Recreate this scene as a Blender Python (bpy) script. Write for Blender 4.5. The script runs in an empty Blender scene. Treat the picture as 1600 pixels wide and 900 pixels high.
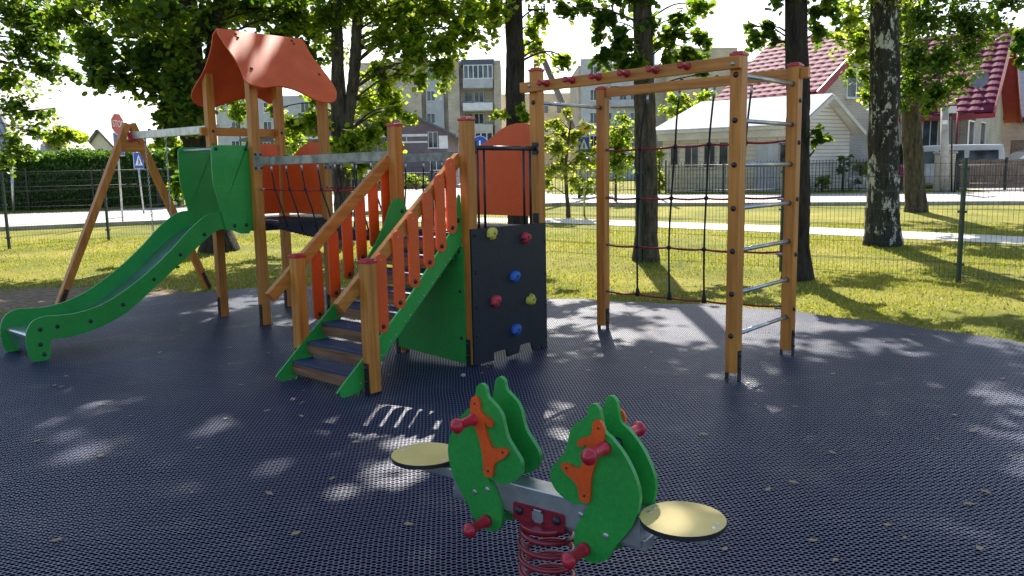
import bpy, bmesh, math, random
import numpy as np
from mathutils import Vector
R_ = math.radians
random.seed(7); rng = np.random.default_rng(7)
scene = bpy.context.scene
col = scene.collection
# ------------------------------------------------------------------ camera
F, PITCH, ROLL, CAMH = 1274.67, .1417, .0191, 1.7
V3 = lambda *a: np.array(a, float)
fw = V3(0, math.cos(PITCH), -math.sin(PITCH)); r0 = V3(1, 0, 0); u0 = V3(0, math.sin(PITCH), math.cos(PITCH))
CR = math.cos(ROLL)*r0 - math.sin(ROLL)*u0; CU = math.cos(ROLL)*u0 + math.sin(ROLL)*r0
CC = V3(0, 0, CAMH)
cam = bpy.data.cameras.new('camera'); camo = bpy.data.objects.new('camera', cam); col.objects.link(camo)
from mathutils import Matrix
camo.matrix_world = Matrix(((CR[0], CU[0], -fw[0], 0), (CR[1], CU[1], -fw[1], 0), (CR[2], CU[2], -fw[2], CAMH), (0, 0, 0, 1)))
cam.sensor_width = 36; cam.lens = 36*F/1600; cam.clip_end = 2000; cam.clip_start = .05
scene.camera = camo
# ------------------------------------------------------------------ light
SUN_EL, SUN_AZ = 44, 3.0            # azimuth measured from +Y towards +X
w = bpy.data.worlds.new('World'); scene.world = w; w.use_nodes = True
nt = w.node_tree; bg = nt.nodes['Background']; sky = nt.nodes.new('ShaderNodeTexSky')
sky.sky_type = 'NISHITA'; sky.sun_disc = False; sky.sun_elevation = R_(SUN_EL); sky.sun_rotation = R_(SUN_AZ)
sky.air_density = 1.0; sky.dust_density = 1.6
nt.links.new(sky.outputs[0], bg.inputs[0]); bg.inputs[1].default_value = .105
sl = bpy.data.lights.new('sun', 'SUN'); sl.energy = 5.0; sl.angle = R_(.55); sl.color = (1, .93, .82)
so = bpy.data.objects.new('sun', sl); col.objects.link(so)
sd = Vector((math.sin(R_(SUN_AZ))*math.cos(R_(SUN_EL)), math.cos(R_(SUN_AZ))*math.cos(R_(SUN_EL)), math.sin(R_(SUN_EL))))
so.rotation_euler = sd.to_track_quat('Z', 'Y').to_euler(); so.location = (0, 0, 30)
vs = scene.view_settings; vs.view_transform = 'Standard'; vs.look = 'None'; vs.gamma = 1; vs.use_curve_mapping = False
vs.exposure = 1.4
# ------------------------------------------------------------------ measuring helpers
def ray(x, y): return fw + CR*(x-800)/F - CU*(y-450)/F
def zt(Y):
    return float(np.interp(Y, [14, 34, 44, 400], [0, .6, .65, .8]))
def gp(x, y):
    r = ray(x, y); t = .5
    while t < 200:
        P = CC + r*t
        if P[2] <= zt(P[1]): return V3(P[0], P[1], zt(P[1]))
        t += .02
    return P
def aY(x, y, Y):
    r = ray(x, y); return CC + r*Y/r[1]
TH = -.7275; OO = V3(-.3541, 6.9493, 0)
D1 = V3(math.cos(TH), math.sin(TH), 0); D2 = V3(-math.sin(TH), math.cos(TH), 0); ZZ = V3(0, 0, 1)
def W(u, v, z): return OO + D1*u + D2*v + ZZ*z
# ------------------------------------------------------------------ mesh builder
class MB:
    def __init__(s): s.v = []; s.f = []; s.m = []; s.uv = {}; s.sm = []
    def add(s, vs, fs, m=0, sm=False):
        b = len(s.v); s.v += [tuple(map(float, p)) for p in vs]
        for f in fs: s.f.append(tuple(b+i for i in f)); s.m.append(m); s.sm.append(sm)
        return b
    def obox(s, c, ax, ay, az, m=0):       # centre and three half vectors
        c, ax, ay, az = map(np.asarray, (c, ax, ay, az))
        vs = [c+i*ax+j*ay+k*az for i in (-1, 1) for j in (-1, 1) for k in (-1, 1)]
        fs = [(0, 1, 3, 2), (4, 6, 7, 5), (0, 4, 5, 1), (2, 3, 7, 6), (0, 2, 6, 4), (1, 5, 7, 3)]
        if np.dot(np.cross(ax, ay), az) < 0: fs = [f[::-1] for f in fs]
        s.add(vs, fs, m)
    def box(s, x0, x1, y0, y1, z0, z1, m=0):
        s.obox(V3((x0+x1)/2, (y0+y1)/2, (z0+z1)/2), V3((x1-x0)/2, 0, 0), V3(0, (y1-y0)/2, 0), V3(0, 0, (z1-z0)/2), m)
    def beam(s, a, b, wid, hgt, up=(0, 0, 1), m=0):
        a, b = np.asarray(a, float), np.asarray(b, float); d = b-a; L = np.linalg.norm(d); d = d/L
        up = np.asarray(up, float); x = np.cross(d, up); x /= np.linalg.norm(x); y = np.cross(x, d)
        s.obox((a+b)/2, d*L/2, x*wid/2, y*hgt/2, m)
    def tube(s, pts, r, n=8, m=0, cap=True, closed=False):
        pts = [np.asarray(p, float) for p in pts]; k = len(pts)
        rr = r if hasattr(r, '__len__') else [r]*k
        vs = []; px = None
        for i, p in enumerate(pts):
            if closed: d = pts[(i+1) % k]-pts[i-1]
            else: d = pts[min(i+1, k-1)]-pts[max(i-1, 0)]
            d = d/(np.linalg.norm(d)+1e-12)
            if px is None:
                a = V3(0, 0, 1) if abs(d[2]) < .9 else V3(1, 0, 0); px = np.cross(d, a)
            px = px-d*np.dot(px, d); px /= np.linalg.norm(px); py = np.cross(d, px)
            for j in range(n):
                t = 2*math.pi*j/n; vs.append(p+(px*math.cos(t)+py*math.sin(t))*rr[i])
        fs = []
        for i in range(k if closed else k-1):
            for j in range(n):
                i2 = (i+1) % k
                fs.append((i*n+j, i*n+(j+1) % n, i2*n+(j+1) % n, i2*n+j))
        b = s.add(vs, fs, m, True)
        if cap and not closed:
            s.f.append(tuple(b+j for j in range(n))[::-1]); s.m.append(m); s.sm.append(False)
            s.f.append(tuple(b+(k-1)*n+j for j in range(n))); s.m.append(m); s.sm.append(False)
    def prism(s, pts, nrm, t, m=0, m2=None):       # planar outline (3D points) centred thickness t along nrm
        pts = [np.asarray(p, float) for p in pts]; nrm = np.asarray(nrm, float)/np.linalg.norm(nrm); k = len(pts)
        ar = sum(np.cross(pts[i]-pts[0], pts[(i+1) % k]-pts[0]) for i in range(k))
        if np.dot(ar, nrm) < 0: pts = pts[::-1]
        vs = [p+nrm*t/2 for p in pts]+[p-nrm*t/2 for p in pts]
        fs = [tuple(range(k)), tuple(range(2*k-1, k-1, -1))]
        b = s.add(vs, fs, m)
        s.add(vs, [(i+k, (i+1) % k+k, (i+1) % k, i) for i in range(k)], m if m2 is None else m2)
    def ball(s, c, r, m=0, n=8, sq=(1, 1, 1)):
        vs = []; fs = []
        for i in range(1, n//2+1):
            ph = math.pi*i/(n//2+1)
            for j in range(n):
                t = 2*math.pi*j/n
                vs.append((c[0]+r*sq[0]*math.sin(ph)*math.cos(t), c[1]+r*sq[1]*math.sin(ph)*math.sin(t), c[2]+r*sq[2]*math.cos(ph)))
        q = n//2
        for i in range(q-1):
            for j in range(n): fs.append((i*n+j, (i+1)*n+j, (i+1)*n+(j+1) % n, i*n+(j+1) % n))
        vs += [(c[0], c[1], c[2]+r*sq[2]), (c[0], c[1], c[2]-r*sq[2])]
        for j in range(n):
            fs.append((q*n, j, (j+1) % n)); fs.append((q*n+1, (q-1)*n+(j+1) % n, (q-1)*n+j))
        s.add(vs, fs, m, True)
    def dome(s, p, nrm, r, m=0, h=.6):     # bolt head
        nrm = np.asarray(nrm, float)/np.linalg.norm(nrm); p = np.asarray(p, float)
        s.tube([p-nrm*.004, p+nrm*r*.25, p+nrm*r*h, p+nrm*r*h*1.25], [r, r, r*.7, r*.2], 8, m)
    def grid(s, P, m=0, sm=True, uv=None):        # P[i][j]
        a, b = len(P), len(P[0]); fl = [p for row in P for p in row]
        s.add(fl, [(i*b+j, (i+1)*b+j, (i+1)*b+j+1, i*b+j+1) for i in range(a-1) for j in range(b-1)], m, sm)
    def build(s, name, mats, parent=None, origin=(0, 0, 0), bevel=0, uvf=None):
        if not isinstance(mats, (list, tuple)): mats = [mats]
        me = bpy.data.meshes.new(name); o = np.asarray(origin, float)
        vv = np.array(s.v, float)-o
        me.from_pydata(vv.tolist(), [], s.f)
        me.polygons.foreach_set('material_index', s.m); me.polygons.foreach_set('use_smooth', s.sm)
        for m in mats: me.materials.append(m)
        if uvf:
            ul = me.uv_layers.new(name='UVMap'); 
            for l in me.loops: ul.data[l.index].uv = uvf(s.v[l.vertex_index])
        me.update(); ob = bpy.data.objects.new(name, me); col.objects.link(ob)
        if parent is not None: ob.parent = parent
        else: ob.location = tuple(o)
        if bevel:
            b = ob.modifiers.new('bevel', 'BEVEL'); b.width = bevel; b.segments = 2; b.limit_method = 'ANGLE'; b.angle_limit = R_(50)
        return ob
def npmesh(name, verts, nper, mat, parent=None, origin=(0, 0, 0)):
    """many separate n-gons of nper vertices each"""
    n = len(verts)//nper; me = bpy.data.meshes.new(name)
    me.vertices.add(len(verts)); me.vertices.foreach_set('co', (verts-np.asarray(origin, float)).astype(np.float32).ravel())
    me.loops.add(len(verts)); me.loops.foreach_set('vertex_index', np.arange(len(verts), dtype=np.int32))
    me.polygons.add(n); me.polygons.foreach_set('loop_start', np.arange(0, n*nper, nper, dtype=np.int32))
    me.polygons.foreach_set('loop_total', np.full(n, nper, dtype=np.int32))
    me.materials.append(mat); me.update(calc_edges=True); me.validate()
    ob = bpy.data.objects.new(name, me); col.objects.link(ob)
    if parent is not None: ob.parent = parent
    else: ob.location = tuple(origin)
    return ob
def empty(name, loc=(0, 0, 0)):
    e = bpy.data.objects.new(name, None); e.location = tuple(map(float, loc)); e.empty_display_size = .2; col.objects.link(e); return e
def tag(o, label=None, cat=None, group=None, kind=None):
    if label: o['label'] = label
    if cat: o['category'] = cat
    if group: o['group'] = group
    if kind: o['kind'] = kind
    return o
def smooth(pts, n=4, closed=True):
    k = len(pts); P = [np.asarray(p, float) for p in pts]; out = []
    for i in range(k if closed else k-1):
        if closed: p0, p1, p2, p3 = P[i-1], P[i], P[(i+1) % k], P[(i+2) % k]
        else: p0, p1, p2, p3 = P[max(i-1, 0)], P[i], P[i+1], P[min(i+2, k-1)]
        for j in range(n):
            t = j/n
            out.append(.5*((2*p1)+(-p0+p2)*t+(2*p0-5*p1+4*p2-p3)*t*t+(-p0+3*p1-3*p2+p3)*t**3))
    if not closed: out.append(P[-1])
    return out
# ------------------------------------------------------------------ materials
def new(name):
    m = bpy.data.materials.new(name); m.use_nodes = True; n = m.node_tree.nodes; return m, n, m.node_tree.links, n['Principled BSDF']
def ramp(n, stops):
    r = n.new('ShaderNodeValToRGB'); e = r.color_ramp.elements
    while len(e) < len(stops): e.new(.5)
    for i, (p, c) in enumerate(stops): e[i].position = p; e[i].color = (*c, 1)
    return r
def noise_mat(name, c1, c2, scale=8, rough=.6, bump=.1, bscale=None, detail=5, spec=.5, metal=0, mid=(.35, .65), stretch=None, rz=0, bdist=.02, coat=0, vary=.07):
    m, n, l, b = new(name)
    tc = n.new('ShaderNodeTexCoord'); mp = n.new('ShaderNodeMapping'); l.new(tc.outputs['Object'], mp.inputs[0])
    if stretch: mp.inputs['Scale'].default_value = stretch
    if rz:
        mr = n.new('ShaderNodeMapping'); mr.inputs['Rotation'].default_value = (0, 0, rz)
        l.new(tc.outputs['Object'], mr.inputs[0]); l.new(mr.outputs[0], mp.inputs[0])
    t = n.new('ShaderNodeTexNoise'); t.inputs['Scale'].default_value = scale; t.inputs['Detail'].default_value = detail
    l.new(mp.outputs[0], t.inputs[0]); r = ramp(n, [(mid[0], c1), (mid[1], c2)]); l.new(t.outputs[0], r.inputs[0])
    hs_ = n.new('ShaderNodeHueSaturation'); oi = n.new('ShaderNodeObjectInfo'); mr_ = n.new('ShaderNodeMapRange'); mr_.inputs['To Min'].default_value = 1-vary; mr_.inputs['To Max'].default_value = 1+vary
    l.new(oi.outputs['Random'], mr_.inputs[0]); l.new(mr_.outputs[0], hs_.inputs['Value'])
    t9 = n.new('ShaderNodeTexNoise'); t9.inputs['Scale'].default_value = 2.6; t9.inputs['Detail'].default_value = 8; t9.inputs['Roughness'].default_value = .7; l.new(tc.outputs['Object'], t9.inputs[0])
    rd9 = ramp(n, [(.3, (1-2*vary-.05,)*3), (.6, (1, 1, 1))]); l.new(t9.outputs[0], rd9.inputs[0]); m9 = n.new('ShaderNodeMix'); m9.data_type = 'RGBA'; m9.blend_type = 'MULTIPLY'; m9.inputs[0].default_value = 1
    l.new(r.outputs[0], m9.inputs[6]); l.new(rd9.outputs[0], m9.inputs[7]); l.new(m9.outputs[2], hs_.inputs['Color']); l.new(hs_.outputs[0], b.inputs['Base Color'])
    b.inputs['Roughness'].default_value = rough; b.inputs['Metallic'].default_value = metal; b.inputs['Specular IOR Level'].default_value = spec
    b.inputs['Coat Weight'].default_value = coat
    if bump:
        t2 = n.new('ShaderNodeTexNoise'); t2.inputs['Scale'].default_value = bscale or scale*3; t2.inputs['Detail'].default_value = 4; l.new(mp.outputs[0], t2.inputs[0])
        bp = n.new('ShaderNodeBump'); bp.inputs['Strength'].default_value = bump; bp.inputs['Distance'].default_value = bdist
        l.new(t2.outputs[0], bp.inputs['Height']); l.new(bp.outputs[0], b.inputs['Normal'])
    return m
WA, WB = (.42, .140, .020), (.60, .235, .038)
wood_z = noise_mat('stained_pine_upright', WA, WB, 1, .48, .25, 2.2, 6, .45, stretch=(26, 26, 1.6), bdist=.004)
wood_1 = noise_mat('stained_pine_along', WA, WB, 1, .48, .25, 2.2, 6, .45, stretch=(1.6, 26, 26), rz=-TH, bdist=.004)
wood_2 = noise_mat('stained_pine_across', WA, WB, 1, .48, .25, 2.2, 6, .45, stretch=(26, 1.6, 26), rz=-TH, bdist=.004)
raw_wood = noise_mat('weathered_brown_board', (.13, .06, .03), (.30, .15, .08), 1, .7, .3, 2, 6, .3, stretch=(2, 40, 40), rz=-TH, bdist=.004)
green = noise_mat('green_plastic_board', (.020, .285, .045), (.028, .335, .055), 60, .38, .12, 240, 3, .5, bdist=.002)
orange = noise_mat('orange_plastic_board', (.74, .085, .010), (.82, .105, .014), 60, .4, .12, 240, 3, .5, bdist=.002)
roof_o = noise_mat('orange_roof_board', (.68, .085, .018), (.76, .11, .028), 3, .62, .1, 200, 4, .5, bdist=.002)
red = noise_mat('red_plastic', (.42, .012, .03), (.5, .02, .045), 30, .35, .06, 120, 3, .5, bdist=.002)
red_paint = noise_mat('dark_red_powder_coat', (.22, .008, .02), (.28, .015, .03), 30, .3, .08, 120, 3, .6, bdist=.002)
yellow = noise_mat('yellow_plastic_board', (.60, .45, .13), (.66, .52, .18), 4, .6, .1, 200, 4, .5, bdist=.002)
black = noise_mat('black_plastic', (.012, .013, .018), (.02, .022, .03), 30, .4, .05, 90, 3, .5, bdist=.002)
blackp = noise_mat('black_fibre_board', (.008, .012, .02), (.014, .019, .03), 40, .5, .15, 150, 3, .4, bdist=.002)
tread = noise_mat('blue_black_grip_tread', (.02, .035, .085), (.035, .055, .12), 80, .5, .3, 200, 3, .5, bdist=.002)
steel = noise_mat('galvanised_steel', (.42, .44, .46), (.6, .62, .64), 12, .38, .05, 80, 4, .5, .85, bdist=.002)
steelg = noise_mat('weathered_zinc_beam', (.20, .20, .17), (.42, .41, .36), 9, .5, .08, 60, 5, .5, .35, bdist=.002)
slidem = noise_mat('brushed_slide_steel', (.45, .5, .56), (.58, .62, .68), 5, .22, .03, 60, 4, .5, .9, bdist=.002)
rope_b = noise_mat('black_rope', (.01, .01, .012), (.03, .03, .035), 90, .7, .5, 200, 2, .3, bdist=.003)
rope_r = noise_mat('dark_red_rope', (.25, .01, .02), (.42, .02, .035), 90, .65, .5, 200, 2, .3, bdist=.003)
hold_y = noise_mat('yellow_resin', (.60, .50, .06), (.7, .6, .1), 30, .45, .3, 60, 3, .5, bdist=.004)
hold_r = noise_mat('red_resin', (.48, .02, .04), (.58, .04, .06), 30, .45, .3, 60, 3, .5, bdist=.004)
hold_b = noise_mat('blue_resin', (.02, .10, .42), (.03, .15, .55), 30, .45, .3, 60, 3, .5, bdist=.004)
fence_g = noise_mat('dark_green_coated_steel', (.008, .03, .022), (.014, .045, .03), 20, .45, 0)
iron = noise_mat('black_iron', (.015, .014, .014), (.03, .026, .025), 20, .55, 0)
concrete = noise_mat('pale_concrete', (.30, .28, .25), (.44, .42, .38), 3, .85, .3, 40, 6, .3)
pole_w = noise_mat('weathered_pole', (.16, .14, .12), (.27, .24, .21), 2, .85, .3, 20, 6, .3)
white = noise_mat('white_paint', (.72, .73, .73), (.8, .8, .79), 3, .5, 0)
bluep = noise_mat('blue_sign_face', (.015, .07, .42), (.02, .09, .48), 3, .4, 0)
redp = noise_mat('red_sign_face', (.5, .03, .03), (.56, .05, .05), 3, .4, 0)
yelp = noise_mat('yellow_sign_face', (.75, .5, .03), (.8, .55, .05), 3, .4, 0)
blackm = noise_mat('matt_black_paint', (.01, .01, .01), (.02, .02, .02), 3, .6, 0)
def glass_mat():
    m, n, l, b = new('window_glass'); tc = n.new('ShaderNodeTexCoord'); t = n.new('ShaderNodeTexNoise'); t.inputs['Scale'].default_value = .9
    l.new(tc.outputs['Object'], t.inputs[0]); r = ramp(n, [(.4, (.015, .02, .027)), (.6, (.09, .11, .13))]); l.new(t.outputs[0], r.inputs[0])
    l.new(r.outputs[0], b.inputs['Base Color']); b.inputs['Roughness'].default_value = .08; b.inputs['Specular IOR Level'].default_value = .45; return m
glass = glass_mat()
def brick_mat(name, c1, c2, mort, bw=.25, rh=.077, ms=.012):
    m, n, l, b = new(name); uv = n.new('ShaderNodeTexCoord'); t = n.new('ShaderNodeTexBrick')
    l.new(uv.outputs['UV'], t.inputs[0]); t.inputs['Scale'].default_value = 1
    for k, v in (('Mortar Size', ms), ('Brick Width', bw), ('Row Height', rh), ('Bias', 0.), ('Mortar Smooth', .2)): t.inputs[k].default_value = v
    t.inputs['Color1'].default_value = (*c1, 1); t.inputs['Color2'].default_value = (*c2, 1); t.inputs['Mortar'].default_value = (*mort, 1)
    no = n.new('ShaderNodeTexNoise'); no.inputs['Scale'].default_value = .8; no.inputs['Detail'].default_value = 6; l.new(uv.outputs['UV'], no.inputs[0])
    mx = n.new('ShaderNodeMix'); mx.data_type = 'RGBA'; mx.blend_type = 'MULTIPLY'; mx.inputs[0].default_value = .7
    r = ramp(n, [(.3, (.65, .63, .6)), (.65, (1.05, 1.03, 1))]); l.new(no.outputs[0], r.inputs[0])
    l.new(t.outputs[0], mx.inputs[6]); l.new(r.outputs[0], mx.inputs[7]); l.new(mx.outputs[2], b.inputs['Base Color'])
    bp = n.new('ShaderNodeBump'); bp.inputs['Distance'].default_value = .01; bp.invert = True; l.new(t.outputs['Fac'], bp.inputs['Height']); l.new(bp.outputs[0], b.inputs['Normal'])
    b.inputs['Roughness'].default_value = .85; return m
brick_pale = brick_mat('pale_silicate_brick', (.58, .52, .43), (.66, .60, .50), (.40, .36, .31))
brick_tan = brick_mat('tan_apartment_brick', (.56, .49, .38), (.66, .58, .45), (.48, .43, .36), .5, .16, .02)
brick_pink = brick_mat('pinkish_brick', (.52, .39, .32), (.60, .47, .39), (.3, .26, .24))
siding = brick_mat('white_lap_siding', (.72, .67, .60), (.76, .71, .64), (.42, .39, .35), 60, .16, .018)
blocky = brick_mat('cream_block_wall', (.62, .56, .45), (.68, .62, .50), (.44, .40, .34), .42, .2, .012)
mauve = noise_mat('mauve_render', (.15, .115, .135), (.19, .15, .17), 1.5, .85, .1, 30)
greyp = noise_mat('pale_grey_panel', (.46, .47, .49), (.56, .57, .59), .9, .8, .05, 20)
cream = noise_mat('cream_panel', (.55, .53, .46), (.64, .62, .55), .9, .8, .05, 20)
tile_m = noise_mat('magenta_metal_tile', (.105, .010, .038), (.15, .015, .05), 6, .75, 0, spec=.15)
trim_r = noise_mat('red_roof_trim', (.26, .02, .035), (.32, .03, .045), 3, .45, 0)
slate = noise_mat('dark_blue_grey_roof', (.07, .085, .12), (.11, .125, .16), 5, .5, .1)
roof_w = noise_mat('pale_sheet_roof', (.72, .71, .69), (.8, .79, .77), 1.2, .8, .05)
brownf = noise_mat('brown_fence_board', (.12, .075, .055), (.18, .12, .09), 4, .6, .1)
carw = noise_mat('white_car_paint', (.5, .5, .51), (.55, .55, .56), 2, .25, 0, coat=.6)
cars = noise_mat('silver_car_paint', (.5, .51, .53), (.55, .56, .58), 2, .25, 0, metal=.4, coat=.6)
tyre = noise_mat('tyre_rubber', (.015, .015, .015), (.03, .03, .03), 8, .8, 0)
lamp_r = noise_mat('red_lamp_lens', (.4, .01, .01), (.5, .02, .02), 8, .2, 0)
def leaf_mat(name, stops, tr, trs=.5, rough=.5):
    m = bpy.data.materials.new(name); m.use_nodes = True; n = m.node_tree.nodes; l = m.node_tree.links
    for x in list(n): n.remove(x)
    o = n.new('ShaderNodeOutputMaterial'); g = n.new('ShaderNodeNewGeometry')
    r = ramp(n, stops); l.new(g.outputs['Random Per Island'], r.inputs[0])
    r2 = ramp(n, tr); l.new(g.outputs['Random Per Island'], r2.inputs[0])
    d = n.new('ShaderNodeBsdfPrincipled'); l.new(r.outputs[0], d.inputs['Base Color']); d.inputs['Roughness'].default_value = rough; d.inputs['Specular IOR Level'].default_value = .3
    t = n.new('ShaderNodeBsdfTranslucent'); l.new(r2.outputs[0], t.inputs[0])
    mx = n.new('ShaderNodeMixShader'); mx.inputs[0].default_value = trs; l.new(d.outputs[0], mx.inputs[1]); l.new(t.outputs[0], mx.inputs[2]); l.new(mx.outputs[0], o.inputs[0])
    return m
leaf_dark = leaf_mat('leaf_deep_green', [(0, (.022, .058, .016)), (.5, (.042, .10, .022)), (1, (.075, .14, .028))], [(0, (.09, .21, .012)), (.6, (.24, .38, .02)), (1, (.40, .48, .03))], .5)
leaf_mid = leaf_mat('leaf_linden_green', [(0, (.028, .07, .014)), (.5, (.055, .125, .018)), (1, (.11, .18, .03))], [(0, (.20, .38, .02)), (.5, (.44, .60, .03)), (1, (.70, .70, .06))], .58)
leaf_yel = leaf_mat('leaf_yellow_green', [(0, (.06, .12, .02)), (.5, (.12, .19, .03)), (1, (.25, .28, .04))], [(0, (.3, .42, .03)), (.6, (.5, .55, .05)), (1, (.7, .65, .1))], .5)
leaf_thuja = leaf_mat('hedge_green', [(0, (.02, .06, .014)), (.6, (.04, .11, .02)), (1, (.08, .17, .03))], [(0, (.08, .2, .015)), (1, (.22, .36, .03))], .4)
petal_p = leaf_mat('pink_petals', [(0, (.5, .05, .2)), (1, (.65, .15, .35))], [(0, (.6, .1, .3)), (1, (.7, .2, .4))], .3)
petal_w = leaf_mat('white_petals', [(0, (.7, .7, .62)), (1, (.8, .8, .75))], [(0, (.7, .7, .6)), (1, (.8, .8, .7))], .3)
blade_m = leaf_mat('grass_blade', [(0, (.08, .125, .016)), (.6, (.20, .205, .024)), (1, (.40, .33, .08))], [(0, (.22, .30, .02)), (1, (.5, .46, .06))], .45)
dry_m = leaf_mat('dry_leaf', [(0, (.3, .22, .1)), (1, (.5, .42, .25))], [(0, (.3, .22, .1)), (1, (.5, .42, .2))], .2)
def bark(name, c1, c2, birch=False):
    m, n, l, b = new(name); tc = n.new('ShaderNodeTexCoord'); mp = n.new('ShaderNodeMapping'); l.new(tc.outputs['Object'], mp.inputs[0])
    mp.inputs['Scale'].default_value = (9, 9, 2.2)
    t = n.new('ShaderNodeTexNoise'); t.inputs['Scale'].default_value = 1.4; t.inputs['Detail'].default_value = 9; t.inputs['Roughness'].default_value = .7; l.new(mp.outputs[0], t.inputs[0])
    r = ramp(n, [(.35, c1), (.65, c2)]); l.new(t.outputs[0], r.inputs[0]); last = r.outputs[0]
    if birch:
        t3 = n.new('ShaderNodeTexNoise'); t3.inputs['Scale'].default_value = 1.0; t3.inputs['Detail'].default_value = 7; t3.inputs['Roughness'].default_value = .8
        m3 = n.new('ShaderNodeMapping'); m3.inputs['Scale'].default_value = (4.5, 4.5, 2.4); l.new(tc.outputs['Object'], m3.inputs[0]); l.new(m3.outputs[0], t3.inputs[0])
        r3 = ramp(n, [(.55, (0, 0, 0)), (.575, (1, 1, 1))]); l.new(t3.outputs[0], r3.inputs[0])
        mx = n.new('ShaderNodeMix'); mx.data_type = 'RGBA'; l.new(r3.outputs[0], mx.inputs[0]); l.new(last, mx.inputs[6]); mx.inputs[7].default_value = (.5, .49, .45, 1); last = mx.outputs[2]
    l.new(last, b.inputs['Base Color']); b.inputs['Roughness'].default_value = .9; b.inputs['Specular IOR Level'].default_value = .2
    v = n.new('ShaderNodeTexVoronoi'); v.feature = 'DISTANCE_TO_EDGE'; v.inputs['Scale'].default_value = 2.2; l.new(mp.outputs[0], v.inputs[0])
    ad = n.new('ShaderNodeMath'); ad.operation = 'ADD'; l.new(v.outputs[0], ad.inputs[0]); l.new(t.outputs[0], ad.inputs[1])
    bp = n.new('ShaderNodeBump'); bp.inputs['Distance'].default_value = .04; bp.inputs['Strength'].default_value = .9; l.new(ad.outputs[0], bp.inputs['Height']); l.new(bp.outputs[0], b.inputs['Normal'])
    return m
bark_d = bark('dark_furrowed_bark', (.014, .011, .009), (.065, .052, .04))
bark_g = bark('grey_brown_bark', (.028, .022, .017), (.14, .115, .085))
bark_b = bark('birch_bark', (.018, .016, .014), (.06, .055, .05), True)
def mat_material():
    m, n, l, b = new('perforated_rubber_mat'); tc = n.new('ShaderNodeTexCoord'); sp = n.new('ShaderNodeSeparateXYZ'); l.new(tc.outputs['Object'], sp.inputs[0])
    def M(op, a, bb=None, c=None):
        x = n.new('ShaderNodeMath'); x.operation = op
        for i, q in enumerate((a, bb, c)):
            if q is None: continue
            if isinstance(q, (int, float)): x.inputs[i].default_value = q
            else: l.new(q, x.inputs[i])
        return x.outputs[0]
    # slight rotation + wobble of the lattice
    no = n.new('ShaderNodeTexNoise'); no.inputs['Scale'].default_value = 1.1; no.inputs['Detail'].default_value = 1; l.new(tc.outputs['Object'], no.inputs[0])
    sc = n.new('ShaderNodeSeparateColor'); l.new(no.outputs['Color'], sc.inputs[0])
    x = M('ADD', M('ADD', M('MULTIPLY', sp.outputs[0], .996), M('MULTIPLY', sp.outputs[1], .085)), M('MULTIPLY', sc.outputs[0], .06))
    y = M('ADD', M('SUBTRACT', M('MULTIPLY', sp.outputs[1], .996), M('MULTIPLY', sp.outputs[0], .085)), M('MULTIPLY', sc.outputs[1], .06))
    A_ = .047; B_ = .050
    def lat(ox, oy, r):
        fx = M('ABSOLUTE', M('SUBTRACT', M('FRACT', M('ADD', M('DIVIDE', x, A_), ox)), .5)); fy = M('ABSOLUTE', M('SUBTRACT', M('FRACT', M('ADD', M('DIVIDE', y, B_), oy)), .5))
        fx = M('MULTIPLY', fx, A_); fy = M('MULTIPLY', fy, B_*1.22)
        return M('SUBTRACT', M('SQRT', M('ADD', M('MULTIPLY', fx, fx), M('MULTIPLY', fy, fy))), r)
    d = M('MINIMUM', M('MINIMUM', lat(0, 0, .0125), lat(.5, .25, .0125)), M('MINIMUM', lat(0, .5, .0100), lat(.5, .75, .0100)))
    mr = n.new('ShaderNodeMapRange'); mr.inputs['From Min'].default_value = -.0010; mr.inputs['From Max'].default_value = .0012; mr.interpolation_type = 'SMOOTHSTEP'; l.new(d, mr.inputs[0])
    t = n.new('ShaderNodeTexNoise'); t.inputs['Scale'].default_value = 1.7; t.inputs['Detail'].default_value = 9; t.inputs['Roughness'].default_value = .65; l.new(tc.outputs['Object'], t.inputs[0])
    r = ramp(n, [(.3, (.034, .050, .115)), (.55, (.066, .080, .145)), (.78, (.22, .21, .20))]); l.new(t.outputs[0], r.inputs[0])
    mx = n.new('ShaderNodeMix'); mx.data_type = 'RGBA'; l.new(mr.outputs[0], mx.inputs[0]); mx.inputs[6].default_value = (.002, .004, .014, 1); l.new(r.outputs[0], mx.inputs[7])  # near-black in the holes: the shade inside them is painted as colour
    l.new(mx.outputs[2], b.inputs['Base Color']); b.inputs['Roughness'].default_value = .47
    sm = M('MULTIPLY', mr.outputs[0], .9); l.new(sm, b.inputs['Specular IOR Level'])
    bp = n.new('ShaderNodeBump'); bp.inputs['Distance'].default_value = .006; bp.inputs['Strength'].default_value = .8; l.new(mr.outputs[0], bp.inputs['Height']); l.new(bp.outputs[0], b.inputs['Normal'])
    return m
matm = mat_material()
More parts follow.
